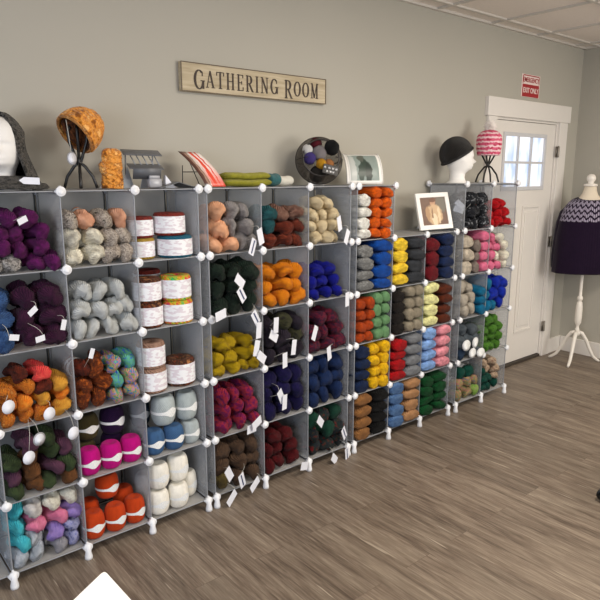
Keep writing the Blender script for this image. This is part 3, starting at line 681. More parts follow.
for a in [((1, 0, 0), 1.167, 1.289, .45, 't', True), ((1, 0, 0), 1.209, 1.335, -.3, 't', False),
          ((1, 0, 1), 1.093, 1.066, -.6, 't', True), ((1, 0, 1), 1.083, 1.13, -.9, 't', False), ((1, 0, 1), .984, .98, 1.45, 't', False), ((1, 0, 1), 1.172, .942, -.6, 't', True), ((1, 0, 1), 1.194, .878, .1, 't', False),
          ((1, 0, 2), 1.204, .734, -.9, 't', False), ((1, 0, 2), 1.18, .79, .3, 't', False), ((1, 0, 3), 1.179, .397, 1.3, 't', False), ((1, 0, 3), 1.136, .371, -1.45, 't', False),
          ((1, 0, 4), .999, .178, -.5, 't', False), ((1, 0, 4), 1.075, .12, -.3, 't', True), ((1, 0, 4), 1.019, .045, 1.0, 't', False), ((1, 0, 4), 1.16, .069, 1.1, 't', False),
          ((1, 1, 2), 1.3, .887, .1, 't', False), ((1, 1, 2), 1.28, .828, -1.0, 't', False), ((1, 1, 2), 1.355, .694, 0, 't', False), ((1, 1, 2), 1.415, .752, .2, 't', False),
          ((1, 1, 3), 1.325, .505, -.5, 't', False), ((1, 1, 3), 1.352, .468, .1, 't', False), ((1, 1, 4), 1.482, .059, -1.2, 't', False),
          ((1, 2, 0), 1.724, 1.37, -.3, 't', False), ((1, 2, 0), 1.784, 1.297, .5, 't', False), ((1, 2, 1), 1.791, .955, 0, 't', False), ((1, 2, 2), 1.559, .803, .5, 't', False),
          ((1, 2, 2), 1.66, .673, -.2, 't', False), ((1, 2, 4), 1.597, .29, -.8, 't', False), ((1, 2, 4), 1.781, .173, -.5, 't', True), ((1, 2, 4), 1.808, .04, -.15, 't', True), ((1, 2, 4), 1.706, .035, -.8, 't', False),
          ((0, 0, 1), .076, 1.027, -1.3, 't', False), ((0, 0, 1), .175, 1.006, 1.5, 't', False), ((0, 0, 1), .156, 1.118, 1.0, 't', False), ((0, 0, 1), .263, 1.05, .3, 't', False),
          ((0, 0, 2), .038, .757, -.3, 'r', False), ((0, 0, 2), .179, .692, .2, 'r', False), ((0, 0, 2), .134, .6, 0, 'rr', False), ((0, 0, 2), .266, .587, .1, 'r', False), ((0, 0, 2), .09, .535, .1, 'r', False),
          ((0, 0, 0), .149, 1.456, 1.2, 't', False), ((0, 1, 2), .365, .915, .4, 't', False),
          ((3, 0, 0), 2.905, 1.425, -.8, 't', False), ((3, 0, 0), 2.915, 1.385, 1.9, 't', False)]:
    c = a[0]; hang(c, a[1], a[2], a[3], a[4], a[5], yaw=.35 if c[0] != 3 else -.9, y=-.035 if c[0] != 3 else .07, s=(1.4 if a[4] != 't' else .62) if c[0] == 0 else (1.2 if c[0] == 1 else 1.0))
#==SECTION2==
ZT = Zr(5) + .004     # top of the tall shelves
ZC = Zr(4) + .004

def knit(name, cols, scale=(40, 40), vscale=12, bump=1.0, dist=.004, style='rib'):
    t = NT(name); tc = t.node('ShaderNodeTexCoord'); cols = [C3(c) for c in cols]
    nz = t.node('ShaderNodeTexNoise', ins={'Vector': tc.outputs['Object'], 'Scale': float(vscale), 'Detail': 3.0})
    n = len(cols)
    base = cols[0] if n == 1 else t.ramp(nz.outputs[0], [(.36 + .28 * i / (n - 1), c) for i, c in enumerate(cols)])
    mp = t.node('ShaderNodeMapping', ins={'Vector': tc.outputs['UV'], 'Scale': (scale[0], scale[1], 1.)})
    if style == 'rib':
        h = t.node('ShaderNodeTexWave', bands_direction='X', ins={'Vector': mp.outputs[0], 'Scale': .32, 'Distortion': 1.5, 'Detail': 2.0}).outputs[1]
    else:
        h = t.node('ShaderNodeTexVoronoi', ins={'Vector': mp.outputs[0], 'Scale': 1.0}).outputs[0]
    t.set(Base_Color=base, Roughness=.9, spec=.1, Sheen_Weight=.15); t.bump(h, bump, dist); return t.m

FOAM = plain('white_foam', '#e6e4e0', .75, .25, noise_amt=.015, scale=80)
def head_mesh(mb, H=.275, base=.075):
    """display head, face towards -Y, z 0..H, with neck and flared foot"""
    prof = [(0, .074, .080, .0), (.02, .070, .074, .0), (.06, .052, .055, .004), (.14, .046, .050, .006), (.24, .046, .052, .004), (.30, .052, .062, -.004), (.36, .060, .078, -.012), (.44, .068, .088, -.010),
            (.54, .075, .094, -.004), (.64, .078, .098, .0), (.74, .079, .100, .003), (.83, .075, .094, .006), (.90, .064, .080, .008), (.96, .044, .054, .009), (.99, .022, .026, .009), (1.0, .004, .005, .009)]
    n = 40; m = 44
    def interp(t):
        for k in range(len(prof) - 1):
            a, b = prof[k], prof[k + 1]
            if t <= b[0]:
                u = (t - a[0]) / (b[0] - a[0]); return [a[q] + (b[q] - a[q]) * u for q in (1, 2, 3)]
        return prof[-1][1:]
    def Pt(i, j):
        t = j / m; hw, hd, yo = interp(t); phi = 2 * pi * i / n - pi / 2   # phi=-90deg is the face
        x, y = hw * cos(phi), hd * sin(phi) + yo
        d = ((phi + pi / 2 + pi) % (2 * pi)) - pi; f = 0
        g = lambda a, w: exp(-((a) / w) ** 2)
        f += .022 * g(d, .15) * (g(t - .515, .035) + .55 * g(t - .56, .05))             # nose
        f -= .010 * (g(d - .42, .2) + g(d + .42, .2)) * g(t - .60, .035)                 # eye sockets
        f += .004 * (g(d - .42, .12) + g(d + .42, .12)) * g(t - .595, .016)              # eyelids
        f += .004 * g(d, .55) * g(t - .665, .03)                                         # brow
        f += .006 * g(d, .24) * (g(t - .435, .012) + g(t - .408, .012))                  # lips
        f += .009 * g(d, .3) * g(t - .345, .03)                                          # chin
        f += .007 * (g(abs(d) - 1.62, .13)) * g(t - .545, .05)                           # ears
        r = sqrt(x * x + (y) ** 2) or 1
        x, y = x * (1 + f / r), y * (1 + f / r)
        return (x, y, t * H)
    mb.grid(Pt, n, m, True, True)

# head with the dark cowl -------------------------------------------------
hd = empty('mannequin_head', (.135, .15, ZT), rz=-.38)
tag(hd, 'white foam display head at far left with open face, wearing a dark grey hood', 'mannequin head')
mb = MB(); head_mesh(mb, .275); hh_ = mb.build('head', FOAM, hd); hh_.scale = (1.1, 1.0, 1.0)
hood = empty('knitted_hood', (.135, .15, ZT), rz=-.38)
tag(hood, 'dark grey marled knitted hood and cowl draped over the white head at far left', 'hood')
HK = knit('marled_grey_knit', ['#24221f', '#3b3935', '#5a5650', '#2b2926'], (60, 60), 60, 1.0, .006, 'v')
mb = MB()
def hoodp(i, j):
    # i across from left edge of the face opening round the back to the right edge; j from the crown down
    t = j / 26; u = i / 40; half = 1.15 + .5 * t
    a = -pi / 2 + half * .62 + u * (2 * pi - 2 * half * .62)
    z = .292 - .288 * t ** 1.15
    R = .006 + .094 * min(1, (t / .32)) ** .5 if t < .32 else .100 + .052 * max(0, (t - .52) / .48) ** 1.3
    R *= 1 + .03 * sin(a * 7 + t * 9) * min(1, t * 2)
    return (R * cos(a) * .95, R * sin(a) * 1.1 + .006, z)
mb.grid(hoodp, 40, 26); solidify(mb.build('hood', HK, hood), .010, 1)
mb = MB()
def cowlp(i, j):
    a = 2 * pi * i / 44; v = j / 12; R = .078 + .088 * v ** .9; z = .046 - .042 * v + .008 * sin(pi * v * 3)
    return (R * cos(a) * (1 + .03 * sin(5 * a)), R * sin(a) * .78 * (1 + .03 * cos(4 * a)), z + .006)
mb.grid(cowlp, 44, 12, True); solidify(mb.build('cowl', HK, hood), .010, 1)
mb = MB(); mb.add([(-.03, 0, -.014), (.025, 0, -.014), (.025, 0, .014), (-.028, 0, .014), (-.045, 0, 0)], [(0, 1, 2, 3, 4)])
pt = solidify(mb.build('paper_tag', TAGM, hood, smooth=False), .001); pt.location = (.118, -.115, .036); pt.rotation_euler = (-.5, .05, .15)

# wire hat stands ---------------------------------------------------------
BLACKP = plain('black_plastic', '#141313', .35, .5)
def hat_stand(loc, h, label, rz=0, spread=.062, cross=.42, top=.06):
    r = empty('hat_stand', loc, rz=rz); tag(r, label, 'hat stand', 'black folding hat stands')
    for k in range(2):
        for s in (-1, 1):
            a = pi / 4 * (1 if k else -1) * 1.15; d = Vector((cos(a) * s, sin(a) * s, 0))
            pts = [d * spread + Vector((0, 0, .004)), d * spread * .78 + Vector((0, 0, h * .2)), d * spread * .34 + Vector((0, 0, h * .36)), d * .006 + Vector((0, 0, h * cross)), d * top * .5 + Vector((0, 0, h * (cross + .16))), d * top * .92 + Vector((0, 0, h * .76)), d * top + Vector((0, 0, h * .92)), d * top * .7 + Vector((0, 0, h))]
            sm = []
            for q in range(len(pts) - 1):
                for u in (0, .5): sm.append(pts[q].lerp(pts[q + 1], u))
            sm.append(pts[-1]); mb = MB(); mb.tube(sm, .0062, 8); mb.build('wire_arm', BLACKP, r)
    mb = MB(); mb.lathe([(0, -.012), (.011, -.01), (.012, 0), (.011, .01), (0, .012)], (0, 0, h * cross), 14); mb.build('hub', BLACKP, r)
    return r
hat_stand((.437, .15, ZT), .25, 'black wire hat stand holding the orange knit hat', rz=.3, spread=.066, cross=.42, top=.038)
hat_stand((3.325, .15, ZT), .285, 'black wire hat stand holding the pink striped bobble hat', rz=-.6, spread=.09, cross=.42, top=.07)

# orange hat, worn sideways on the stand: dome with its opening towards the lower left
oh = empty('knit_hat', (.432, .15, ZT + .222)); tag(oh, 'orange and brown ribbed knit hat on a black wire stand with round tag', 'hat')
OK_ = knit('orange_marled_knit', ['#8a5018', '#d08430', '#e8a04c', '#c07428', '#f0b468'], (13, 13), 34, 1.0, .014, 'v')
mb = MB()
Rm = Vector((-.80, -.14, -.58)).to_track_quat('-Z', 'Y').to_matrix()
def hatp(i, j):
    a = 2 * pi * i / 40; th = (j / 18) * 1.60; R = .089 * (1 + .035 * sin(a * 9) * sin(th))
    return Rm @ Vector((R * sin(th) * cos(a), R * sin(th) * sin(a) * .92, R * 1.3 * cos(th)))
lin_ = MB(); lin_.grid(lambda i, j: tuple(Vector(hatp(i, j)) * .875 + Rm @ Vector((0, 0, .002))), 40, 18, True)
lin_.build('lining', knit('brown_knit_lining', ['#4a2c1c', '#6e4226', '#8a5230'], (13, 13), 34, 1.0, .008, 'v'), oh)
mb.grid(hatp, 40, 18, True); h_ = solidify(mb.build('hat_body', OK_, oh), .009, -1)
mb = MB(); mb.tube([Rm @ Vector((.089 * cos(2 * pi * k / 32), .082 * sin(2 * pi * k / 32), -.008)) for k in range(32)], .007, 8, True); mb.build('hat_brim', OK_, oh)
mb = MB(); mb.tube([(-.062, -.070, .045), (-.062, -.09, -.02), (-.058, -.092, -.082)], .0012, 5); mb.build('string', STRINGM, oh)
t_ = put('round_tag', RTAG2, oh, (-.058, -.094, -.075)); t_.rotation_euler = (0, 0, .5); t_.scale = (1.35,) * 3
t2_ = put('tag_face', RTAG, t_); t2_.scale = (.85, 1.6, .85); t2_.location = (0, -.0012, -.003)

# orange mitt
mt = empty('knit_mitt', (.572, .15, ZT), ry=.03); tag(mt, 'upright orange ribbed knit mitt standing right of the orange hat', 'mitt')
mb = MB()
def mittp(i, j):
    a = 2 * pi * i / 34; t = j / 26; hw = .047 * (1 - .12 * t) * (1 if t < .86 else sqrt(max(.0, 1 - ((t - .86) / .15) ** 2)) * .75 + .25); hw *= 1 - .07 * exp(-((t - .42) / .06) ** 2)
    k = 1 + .06 * sin(8 * a + 6 * sin(t * 16)); return (hw * k * cos(a), hw * .62 * k * sin(a), t * .166)
mb.grid(mittp, 34, 26, True, True); mb.build('mitt_body', OK_, mt)
mb = MB(); mb.tube([(-.028, -.006, .055), (-.046, -.012, .075), (-.052, -.014, .098), (-.048, -.014, .108)], [.013, .014, .012, .006], 10); mb.build('thumb', OK_, mt)

# grey stepped display rack
GREYP = plain('dark_grey_plastic', '#5c5e62', .45, .5); GREYL = plain('light_grey_plastic', '#90959c', .4, .5)
rk = empty('display_rack', (.70, .15, ZT), rz=-.25); tag(rk, 'small grey two-tier wire card rack, empty, right of the orange mitt', 'display rack')
mb = MB(); mb.box((.015, .03, .152), (.165, .085, .005), Matrix.Rotation(.02, 3, 'Y') @ Matrix.Rotation(.28, 3, 'X'), bev=.001); mb.build('upper_shelf', GREYP, rk)
mb = MB(); mb.box((.02, -.02, .092), (.145, .085, .005), Matrix.Rotation(.02, 3, 'Y') @ Matrix.Rotation(.25, 3, 'X'), bev=.001); mb.box((.02, -.055, .062), (.12, .004, .05), Matrix.Rotation(.5, 3, 'X')); mb.build('lower_shelf', GREYP, rk)
for k in range(5):
    mb = MB(); x = -.035 + .026 * k; mb.tube([(x, .045, .15), (x + .012, .025, .12), (x + .018, .0, .098)], .0022, 6); mb.build('slat', GREYL, rk)
for x in (-.055, .02):
    mb = MB(); mb.add([(x - .03, -.035, 0), (x + .03, .01, 0), (x, -.015, .092), (x - .03, -.031, 0), (x + .03, .014, 0), (x, -.011, .092)], [(0, 1, 2), (3, 5, 4), (0, 3, 4, 1), (1, 4, 5, 2), (2, 5, 3, 0)]); mb.build('side_support', GREYL, rk, smooth=False)
mb = MB(); mb.tube([(-.055, .05, 0), (-.05, .045, .16)], .003, 6); mb.tube([(.06, .05, 0), (.07, .05, .16)], .003, 6); mb.build('post', GREYL, rk)
mb = MB(); mb.box((0, 0, .022), (.062, .03, .04), bev=.008); mb.box((.0, 0, .048), (.05, .012, .014), bev=.004)
tag(mb.build('yarn_packet', plain('clear_grey_packet', '#9a9ba0', .25, .6), loc=(.735, .085, ZT)), 'small pale grey plastic packet in front of the grey rack', 'packet')
mb = MB(); mb.add([(0, 0, 0), (.05, .0, 0), (.008, .012, .055), (.0, .04, 0), (.05, .04, 0), (.008, .028, .055)], [(0, 1, 2), (3, 5, 4), (0, 2, 5, 3), (1, 4, 5, 2), (0, 3, 4, 1)])
tag(mb.build('folded_card', TAGM, smooth=False, loc=(.79, .09, ZT)), 'small white folded tent card right of the grey packet', 'card')
mb = MB()
for s in (0, 1):
    mb.box((-.046 + .092 * s, 0, .013), (.098, .17, .0025), Matrix.Rotation(-.27 if s == 0 else .27, 3, 'Y'))
tag(mb.build('grey_folder', GREYP, smooth=False, loc=(.835, .135, ZT)), 'dark grey open folder lying face down right of the rack', 'folder')
# thin rod easel and the red booklet
ea = empty('booklet_stand', (.975, .16, ZT)); tag(ea, 'thin black wire easel behind the red booklet', 'easel')
for s, p in ((0, [(-.045, .03, 0), (-.04, .035, .10)]), (1, [(.05, .03, 0), (-.0, .04, .12)])):
    mb = MB(); mb.tube(p, .0022, 6); mb.build('leg', BLACKP, ea)
mb = MB(); mb.tube([(-.04, .035, .07), (.04, .035, .07)], .0022, 6); mb.tube([(.045, .03, .004), (.045, -.06, .004), (-.045, -.06, .004), (-.045, .03, .004)], .0022, 6); mb.build('ledge', BLACKP, ea)
def booklet_material():
    t = NT('booklet_print'); tc = t.node('ShaderNodeTexCoord'); sp = t.node('ShaderNodeSeparateXYZ', ins={0: tc.outputs['UV']})
    n = t.node('ShaderNodeTexNoise', ins={'Vector': tc.outputs['UV'], 'Scale': 5., 'Detail': 3.0})
    w = t.math('ADD', sp.outputs[0], t.math('MULTIPLY', t.math('SUBTRACT', n.outputs[0], .5), .22))
    c = t.ramp(w, [(0, C3('#5a3a30')), (.16, C3('#a08070')), (.24, C3('#8c6a58')), (.30, C3('#cfc6bc')), (.38, C3('#e4d8d2')), (.46, C3('#e2543c')), (.60, C3('#dd3c2a')), (.64, C3('#e8e2dc')), (.74, C3('#d8402e')), (.80, C3('#ece4de')), (1, C3('#e2cfc8'))], 'CONSTANT')
    low = t.ramp(sp.outputs[1], [(.0, (1, 1, 1, 1)), (.5, (.2, .2, .2, 1)), (.9, (0, 0, 0, 1))])
    c2 = t.mix(t.math('MULTIPLY', low, t.ramp(w, [(.3, (0, 0, 0, 1)), (.36, (1, 1, 1, 1))])), c, C3('#dd4a34'))
    t.set(Base_Color=c2, Roughness=.3, spec=.5); return t.m
bk = empty('booklet', (1.058, .135, ZT), rz=-.12); tag(bk, 'red and white booklet curling back as it leans on a wire easel', 'booklet')
mb = MB()
def bookp(i, j):
    u = i / 8; t = j / 12; lean = .08 * t + .05 * t * t
    return (-.055 + .100 * u - .052 * t - .026 * t * t, -.05 + lean, .003 + .178 * (t - .10 * t * t) * (1 - .02 * u))
mb.grid(bookp, 8, 12); solidify(mb.build('cover', booklet_material(), bk), .003)

# folded olive socks / scarf
sc = empty('knit_scarf', (1.27, .14, ZT)); tag(sc, 'olive green folded knit scarf with a teal band and white end', 'scarf')
def roll(name, x0, x1, y, z, ry, rz_, mat, capr=.3):
    mb = MB(); n, m = 22, 26
    def Pt(i, j):
        t = j / m; a = 2 * pi * i / n; e = max(0, 1 - abs(2 * t - 1) ** 9) ** .5; e = .25 + .75 * e
        return (x0 + (x1 - x0) * t, y + ry * e * cos(a), z + rz_ * e * sin(a) * (1 + .05 * sin(t * 23)) + .002 * sin(t * 9))
    mb.grid(Pt, n, m, True, True); return mb.build(name, mat, sc)
OL = knit('olive_knit', ['#8d8a14', '#a39e1e'], (40, 60), 40, .8, .003)
roll('lower_fold', -.165, .120, 0, .018, .058, .018, OL); roll('upper_fold', -.155, .118, .004, .050, .052, .0175, OL)
roll('teal_band', .105, .175, 0, .031, .052, .031, knit('teal_knit', ['#2a5a5e', '#356a6c'], (40, 60), 40, .8, .003))
roll('white_end', .16, .262, 0, .025, .046, .025, knit('white_knit', ['#e0ddd0'], (40, 60), 40, .8, .003))

# round mesh basket with odd balls
def mesh_basket_material():
    t = NT('basket_mesh'); tc = t.node('ShaderNodeTexCoord')
    mp = t.node('ShaderNodeMapping', ins={'Vector': tc.outputs['UV'], 'Scale': (130., 70., 1.)})
    ck = t.node('ShaderNodeSeparateXYZ', ins={0: mp.outputs[0]})
    fx = t.math('FRACT', ck.outputs[0]); fy = t.math('FRACT', ck.outputs[1])
    solid = t.math('MAXIMUM', t.math('GREATER_THAN', fx, .62), t.math('GREATER_THAN', fy, .62))
    t.set(Base_Color=C3('#3a322c'), Roughness=.45, Metallic=.3)
    tr = t.node('ShaderNodeBsdfTransparent'); mx = t.node('ShaderNodeMixShader', ins={0: solid, 1: tr.outputs[0], 2: t.b.outputs[0]})
    t.l.new(mx.outputs[0], t.out.inputs[0]); return t.m
BMAT = mesh_basket_material(); RIMM = plain('basket_rim_dark', '#221d1a', .4, .5)
BC = Vector((1.755, .165, ZT + .131)); BR = .128
ax = Vector((-.50, -.80, .20)).normalized()      # the open side
Rb = ax.to_track_quat('Z', 'Y').to_matrix()
bs = empty('mesh_basket', tuple(BC)); tag(bs, 'round black wire mesh basket on its side, open to the front, holding yarn balls', 'basket')
mb = MB(); mb.grid(lambda i, j: Rb @ Vector((BR * sin(.86 + (pi - .88) * j / 20) * cos(2 * pi * i / 44), BR * sin(.86 + (pi - .88) * j / 20) * sin(2 * pi * i / 44), BR * .86 * cos(.86 + (pi - .88) * j / 20))), 44, 20, True)
mb.build('mesh_bowl', BMAT, bs)
mb = MB(); rr = BR * sin(.86); mb.tube([Rb @ Vector((rr * cos(2 * pi * k / 36), rr * sin(2 * pi * k / 36), BR * .86 * cos(.86))) for k in range(36)], .0042, 8, True)
mb.build('rim', RIMM, bs)
mb = MB(); rr = BR * 1.0; mb.tube([Rb @ Vector((rr * cos(2 * pi * k / 44), rr * sin(2 * pi * k / 44), 0)) for k in range(44)], .0032, 6, True)
mb.tube([Rb @ Vector((BR * sin(.62 + 1.9 * k / 14) * (1), 0, BR * .86 * cos(.62 + 1.9 * k / 14))) for k in range(15)], .003, 6)
mb.tube([Rb @ Vector((-BR * sin(.62 + 1.9 * k / 14) * (1), 0, BR * .86 * cos(.62 + 1.9 * k / 14))) for k in range(15)], .003, 6); mb.build('wire_hoop', RIMM, bs)
cx = Vector((.80, -.60, 0)); uz = ax.cross(cx) * -1
if uz.z < 0: uz = -uz
cx = uz.cross(ax); cx = cx if cx.x > 0 else -cx
extra = {'bwhite': ('#e8e6e2', 'white'), 'bviolet': ('#4a3f7c', 'violet'), 'bgrey': ('#8f8a8c', 'mid grey'), 'bgold': ('#c9992a', 'golden'), 'bwine': ('#5c1a28', 'wine red'), 'bblack': ('#151617', 'fuzzy black'), 'btan': ('#a8764a', 'tan'), 'bdark': ('#2a2724', 'dark brown')}
for k, (a, b, c_, r_) in {'bwhite': (-.048, .038, .075, .023), 'bviolet': (-.038, -.002, .080, .027), 'bgrey': (.006, .026, .062, .033), 'bgold': (.012, -.028, .085, .023), 'btan': (.05, -.025, .062, .022), 'bwine': (-.008, .072, .048, .027), 'bblack': (.062, .050, .078, .033), 'bdark': (.0, -.07, .04, .036)}.items():
    h, w_ = extra[k]; Y_[k] = (w_, [h]); r_ *= 1.22; loc = BC + cx * (a * 1.2 - .014) + uz * (b * 1.15) + ax * (c_ * .78)
    o = bpy.data.objects.new('yarn_ball', None)
    mb = MB(); n = 20
    def bp(i, j, r_=r_):
        th = pi * j / 12; a_ = 2 * pi * i / n; r2 = r_ * (1 + .05 * sin(5 * a_ + 4 * th)); return (r2 * sin(th) * cos(a_), r2 * sin(th) * sin(a_), r2 * cos(th))
    mb.grid(bp, n, 12, True)
    o = mb.build('yarn_ball', Y(k), None, loc=tuple(loc)); tag(o, f'small {w_} yarn ball inside the round mesh basket', 'yarn')
# little black plate with white script wired to the basket front
pl = MB(); pl.box((0, 0, 0), (.082, .003, .05), bev=.001); pc = BC + cx * .045 + uz * -.070 + ax * .098
plate = pl.build('name_plate', BLACKP, bs, smooth=False); plate.location = pc - BC
plate.rotation_euler = (Matrix((cx, -ax, uz)).transposed() @ Matrix.Rotation(.22, 3, 'Y')).to_euler()
mb = MB()
for row, (zz, xs) in enumerate(((.008, (-.032, -.008, .012, .03)), (-.011, (-.016, .002, .018)))):
    for x in xs:
        mb.tube([(x + .007 * (k / 8) * 1.5 - .005, -.0022, zz + .006 * sin(k * 1.7 + x * 90)) for k in range(9)], .0011, 5)
mb.build('white_script', plain('white_ink', '#e8e8e8', .6), plate)

# curved photo print in a white border
def blob_picture(name, bg, blobs, border=0):
    """a flat print: soft-edged ellipses of colour on a mottled ground (u, v, ru, rv, colour)"""
    t = NT(name); tc = t.node('ShaderNodeTexCoord')
    n = t.node('ShaderNodeTexNoise', ins={'Vector': tc.outputs['UV'], 'Scale': 6., 'Detail': 3.0})
    c = t.mix(n.outputs[0], C3(bg[0]), C3(bg[1]))
    wob = t.node('ShaderNodeMix', data_type='VECTOR', ins={0: .12, 4: tc.outputs['UV'], 5: n.outputs['Color']})
    for (u, v, ru, rv, col) in blobs:
        sub = t.node('ShaderNodeVectorMath', operation='SUBTRACT', ins={0: wob.outputs[1], 1: (u * .88 + .06, v * .88 + .06, .06)})
        sc_ = t.node('ShaderNodeVectorMath', operation='MULTIPLY', ins={0: sub.outputs[0], 1: (1 / ru, 1 / rv, 0)})
        ln = t.node('ShaderNodeVectorMath', operation='LENGTH', ins={0: sc_.outputs[0]})
        f = t.ramp(ln.outputs['Value'], [(.82, (1, 1, 1, 1)), (1.0, (0, 0, 0, 1))])
        c = t.mix(f, c, C3(col))
    if border:
        sp = t.node('ShaderNodeSeparateXYZ', ins={0: tc.outputs['UV']})
        ex = t.math('ABSOLUTE', t.math('SUBTRACT', sp.outputs[0], .5)); ey = t.math('ABSOLUTE', t.math('SUBTRACT', sp.outputs[1], .5))
        c = t.mix(t.math('GREATER_THAN', t.math('MAXIMUM', ex, ey), .5 - border), c, C3('#e6e4df'))
    t.set(Base_Color=c, Roughness=.35, spec=.4); return t.m
cp = empty('curved_photo', (2.05, .13, ZT), rz=-.42); tag(cp, 'curved white-bordered photo print with a dark green figure, standing behind the orange skeins', 'photo')
mb = MB()
def curvep(i, j, off=0):
    u = i / 6; t = j / 14; a = t * 1.25
    return (-.105 + .21 * u, -.06 + .135 * (1 - cos(a)) + off, .004 + .165 * sin(a) / sin(1.25) )
mb.grid(curvep, 6, 14)
solidify(mb.build('print', blob_picture('green_figure_print', ('#8f9a94', '#7c8a84'), [(.5, .5, .12, .30, '#3a463e'), (.62, .3, .09, .3, '#323c36'), (.40, .3, .08, .26, '#3d4a42'), (.45, .78, .1, .12, '#5a5f56'), (.15, .4, .12, .5, '#b5b9b4')], .09), cp), .004)
mb = MB(); mb.tube([(-.105, -.06 + .135 * (1 - cos(k / 14 * 1.25)), .006 + .165 * sin(k / 14 * 1.25) / sin(1.25)) for k in range(15)], .006, 8); mb.build('white_edge', plain('white_card', '#e4e2dd', .5), cp); mb = MB(); mb.tube([(.105, -.06 + .135 * (1 - cos(k / 14 * 1.25)), .006 + .165 * sin(k / 14 * 1.25) / sin(1.25)) for k in range(15)], .004, 8)
mb.build('white_edge', plain('white_card', '#e4e2dd', .5), cp)
mb = MB(); mb.box((-.0, .055, .05), (.09, .004, .10), Matrix.Rotation(.45, 3, 'X'), bev=.001); mb.build('back_support', plain('white_card', '#e4e2dd', .5), cp, smooth=False)

# framed photo on the lower step
FRW, FRH = .252, .240
fr = empty('photo_frame', (2.700, .085, ZC + .002), rz=-.30); tag(fr, 'white framed photo of a person in a beige sweater leaning on the lower step', 'photo frame')
tilt = Matrix.Rotation(-.30, 3, 'X') @ Matrix.Rotation(-.035, 3, 'Y')
def T(m3): return m3.to_4x4()
hold = []
mb = MB(); w = .03
zc = FRH / 2 + .012
mb.box((0, 0, FRH - w / 2), (FRW, .018, w), bev=.003); mb.box((0, 0, w / 2), (FRW, .018, w), bev=.003)
mb.box((-FRW / 2 + w / 2, 0, FRH / 2), (w, .018, FRH - 2 * w + .002), bev=.003); mb.box((FRW / 2 - w / 2, 0, FRH / 2), (w, .018, FRH - 2 * w + .002), bev=.003)
f1 = mb.build('frame', plain('frame_white', '#e9e7e2', .4), fr, smooth=False)
mb = MB(); mb.box((0, .001, FRH / 2), (FRW - 2 * w + .004, .008, FRH - 2 * w + .004))
f2 = mb.build('photo', blob_picture('beige_sweater_print', ('#7a5c4a', '#5c463a'), [(.82, .75, .2, .3, '#6a6458'), (.5, .80, .10, .12, '#b58a6c'), (.5, .90, .12, .08, '#6a4630'), (.5, .38, .30, .36, '#c2a37e'), (.25, .42, .08, .26, '#a98662'), (.68, .36, .05, .3, '#d8c09c'), (.5, .2, .1, .2, '#dcc8a8'), (.42, .45, .03, .2, '#8c6c4e')]), fr, smooth=False)
mb = MB(); mb.box((0, .088, .068), (.07, .004, .145), Matrix.Rotation(.49, 3, 'X')); f3 = mb.build('easel_back', BLACKP, fr, smooth=False)
for f in (f1, f2): f.matrix_basis = T(tilt) @ f.matrix_basis
for f in (f1, f2): f.location.z += .008

# head with the black beanie ---------------------------------------------
h2 = empty('mannequin_head', (2.985, .15, ZT), rz=1.02); tag(h2, 'white foam display head in profile facing right, wearing a black beanie', 'mannequin head')
mb = MB(); head_mesh(mb, .268); mb.build('head', FOAM, h2)
be = empty('beanie', (2.985, .15, ZT), rz=1.02); tag(be, 'black ribbed knit beanie on the white foam head', 'hat')
BK = knit('black_rib_knit', ['#191716', '#24211f'], (70, 30), 30, 1.0, .004)
mb = MB()
tb = Matrix.Rotation(-.52, 3, 'X')
def beap(i, j):
    a = 2 * pi * i / 44; th = (j / 18) * 1.62; s_ = 1 + .012 * sin(a * 22)
    k = 1 - .10 * max(0, (th - 1.3)) 
    return tb @ Vector((.092 * sin(th) ** .9 * cos(a) * s_ * k, .112 * sin(th) ** .9 * sin(a) * s_ * k, .122 * cos(th))) + Vector((0, .014, .180))
mb.grid(beap, 44, 18, True); solidify(mb.build('crown', BK, be), .006, 0)
mb = MB(); mb.tube([tb @ Vector((.093 * cos(2 * pi * k / 40), .113 * sin(2 * pi * k / 40), -.004)) + Vector((0, .014, .180)) for k in range(40)], .008, 8, True); mb.build('brim', BK, be)

# pink bobble hat
ph = empty('bobble_hat', (3.325, .15, ZT + .178)); tag(ph, 'pink and white striped knit hat with a fluffy white bobble', 'hat')
def stripe_knit():
    t = NT('pink_stripe_knit'); tc = t.node('ShaderNodeTexCoord'); sp = t.node('ShaderNodeSeparateXYZ', ins={0: tc.outputs['Object']})
    n = t.node('ShaderNodeTexNoise', ins={'Vector': tc.outputs['Object'], 'Scale': 60.})
    z = t.math('ADD', t.math('MULTIPLY', sp.outputs[2], 34.), t.math('MULTIPLY', n.outputs[0], .9))
    f = t.math('GREATER_THAN', t.math('FRACT', z), .60)
    n2 = t.node('ShaderNodeTexNoise', ins={'Vector': tc.outputs['Object'], 'Scale': 75.})
    red = t.mix(t.math('GREATER_THAN', n2.outputs[0], .56), C3('#d2607c'), C3('#a82c44'))
    t.set(Base_Color=t.mix(f, red, C3('#e8c4c8')), Roughness=.9, spec=.1)
    v = t.node('ShaderNodeTexVoronoi', ins={'Vector': tc.outputs['Object'], 'Scale': 90.}); t.bump(v.outputs[0], .8, .004); return t.m
mb = MB()
def php(i, j):
    a = 2 * pi * i / 40; t = j / 18; R = (.076 + .010 * sin(pi * t)) * (1 if t < .62 else sqrt(max(0, 1 - ((t - .62) / .385) ** 2.6)))
    return (R * cos(a) * (1 + .012 * sin(a * 12)), R * sin(a) * (1 + .012 * sin(a * 12)), .008 + .176 * t)
mb.grid(php, 40, 18, True); solidify(mb.build('hat_body', stripe_knit(), ph), .007, -1)
mb = MB()
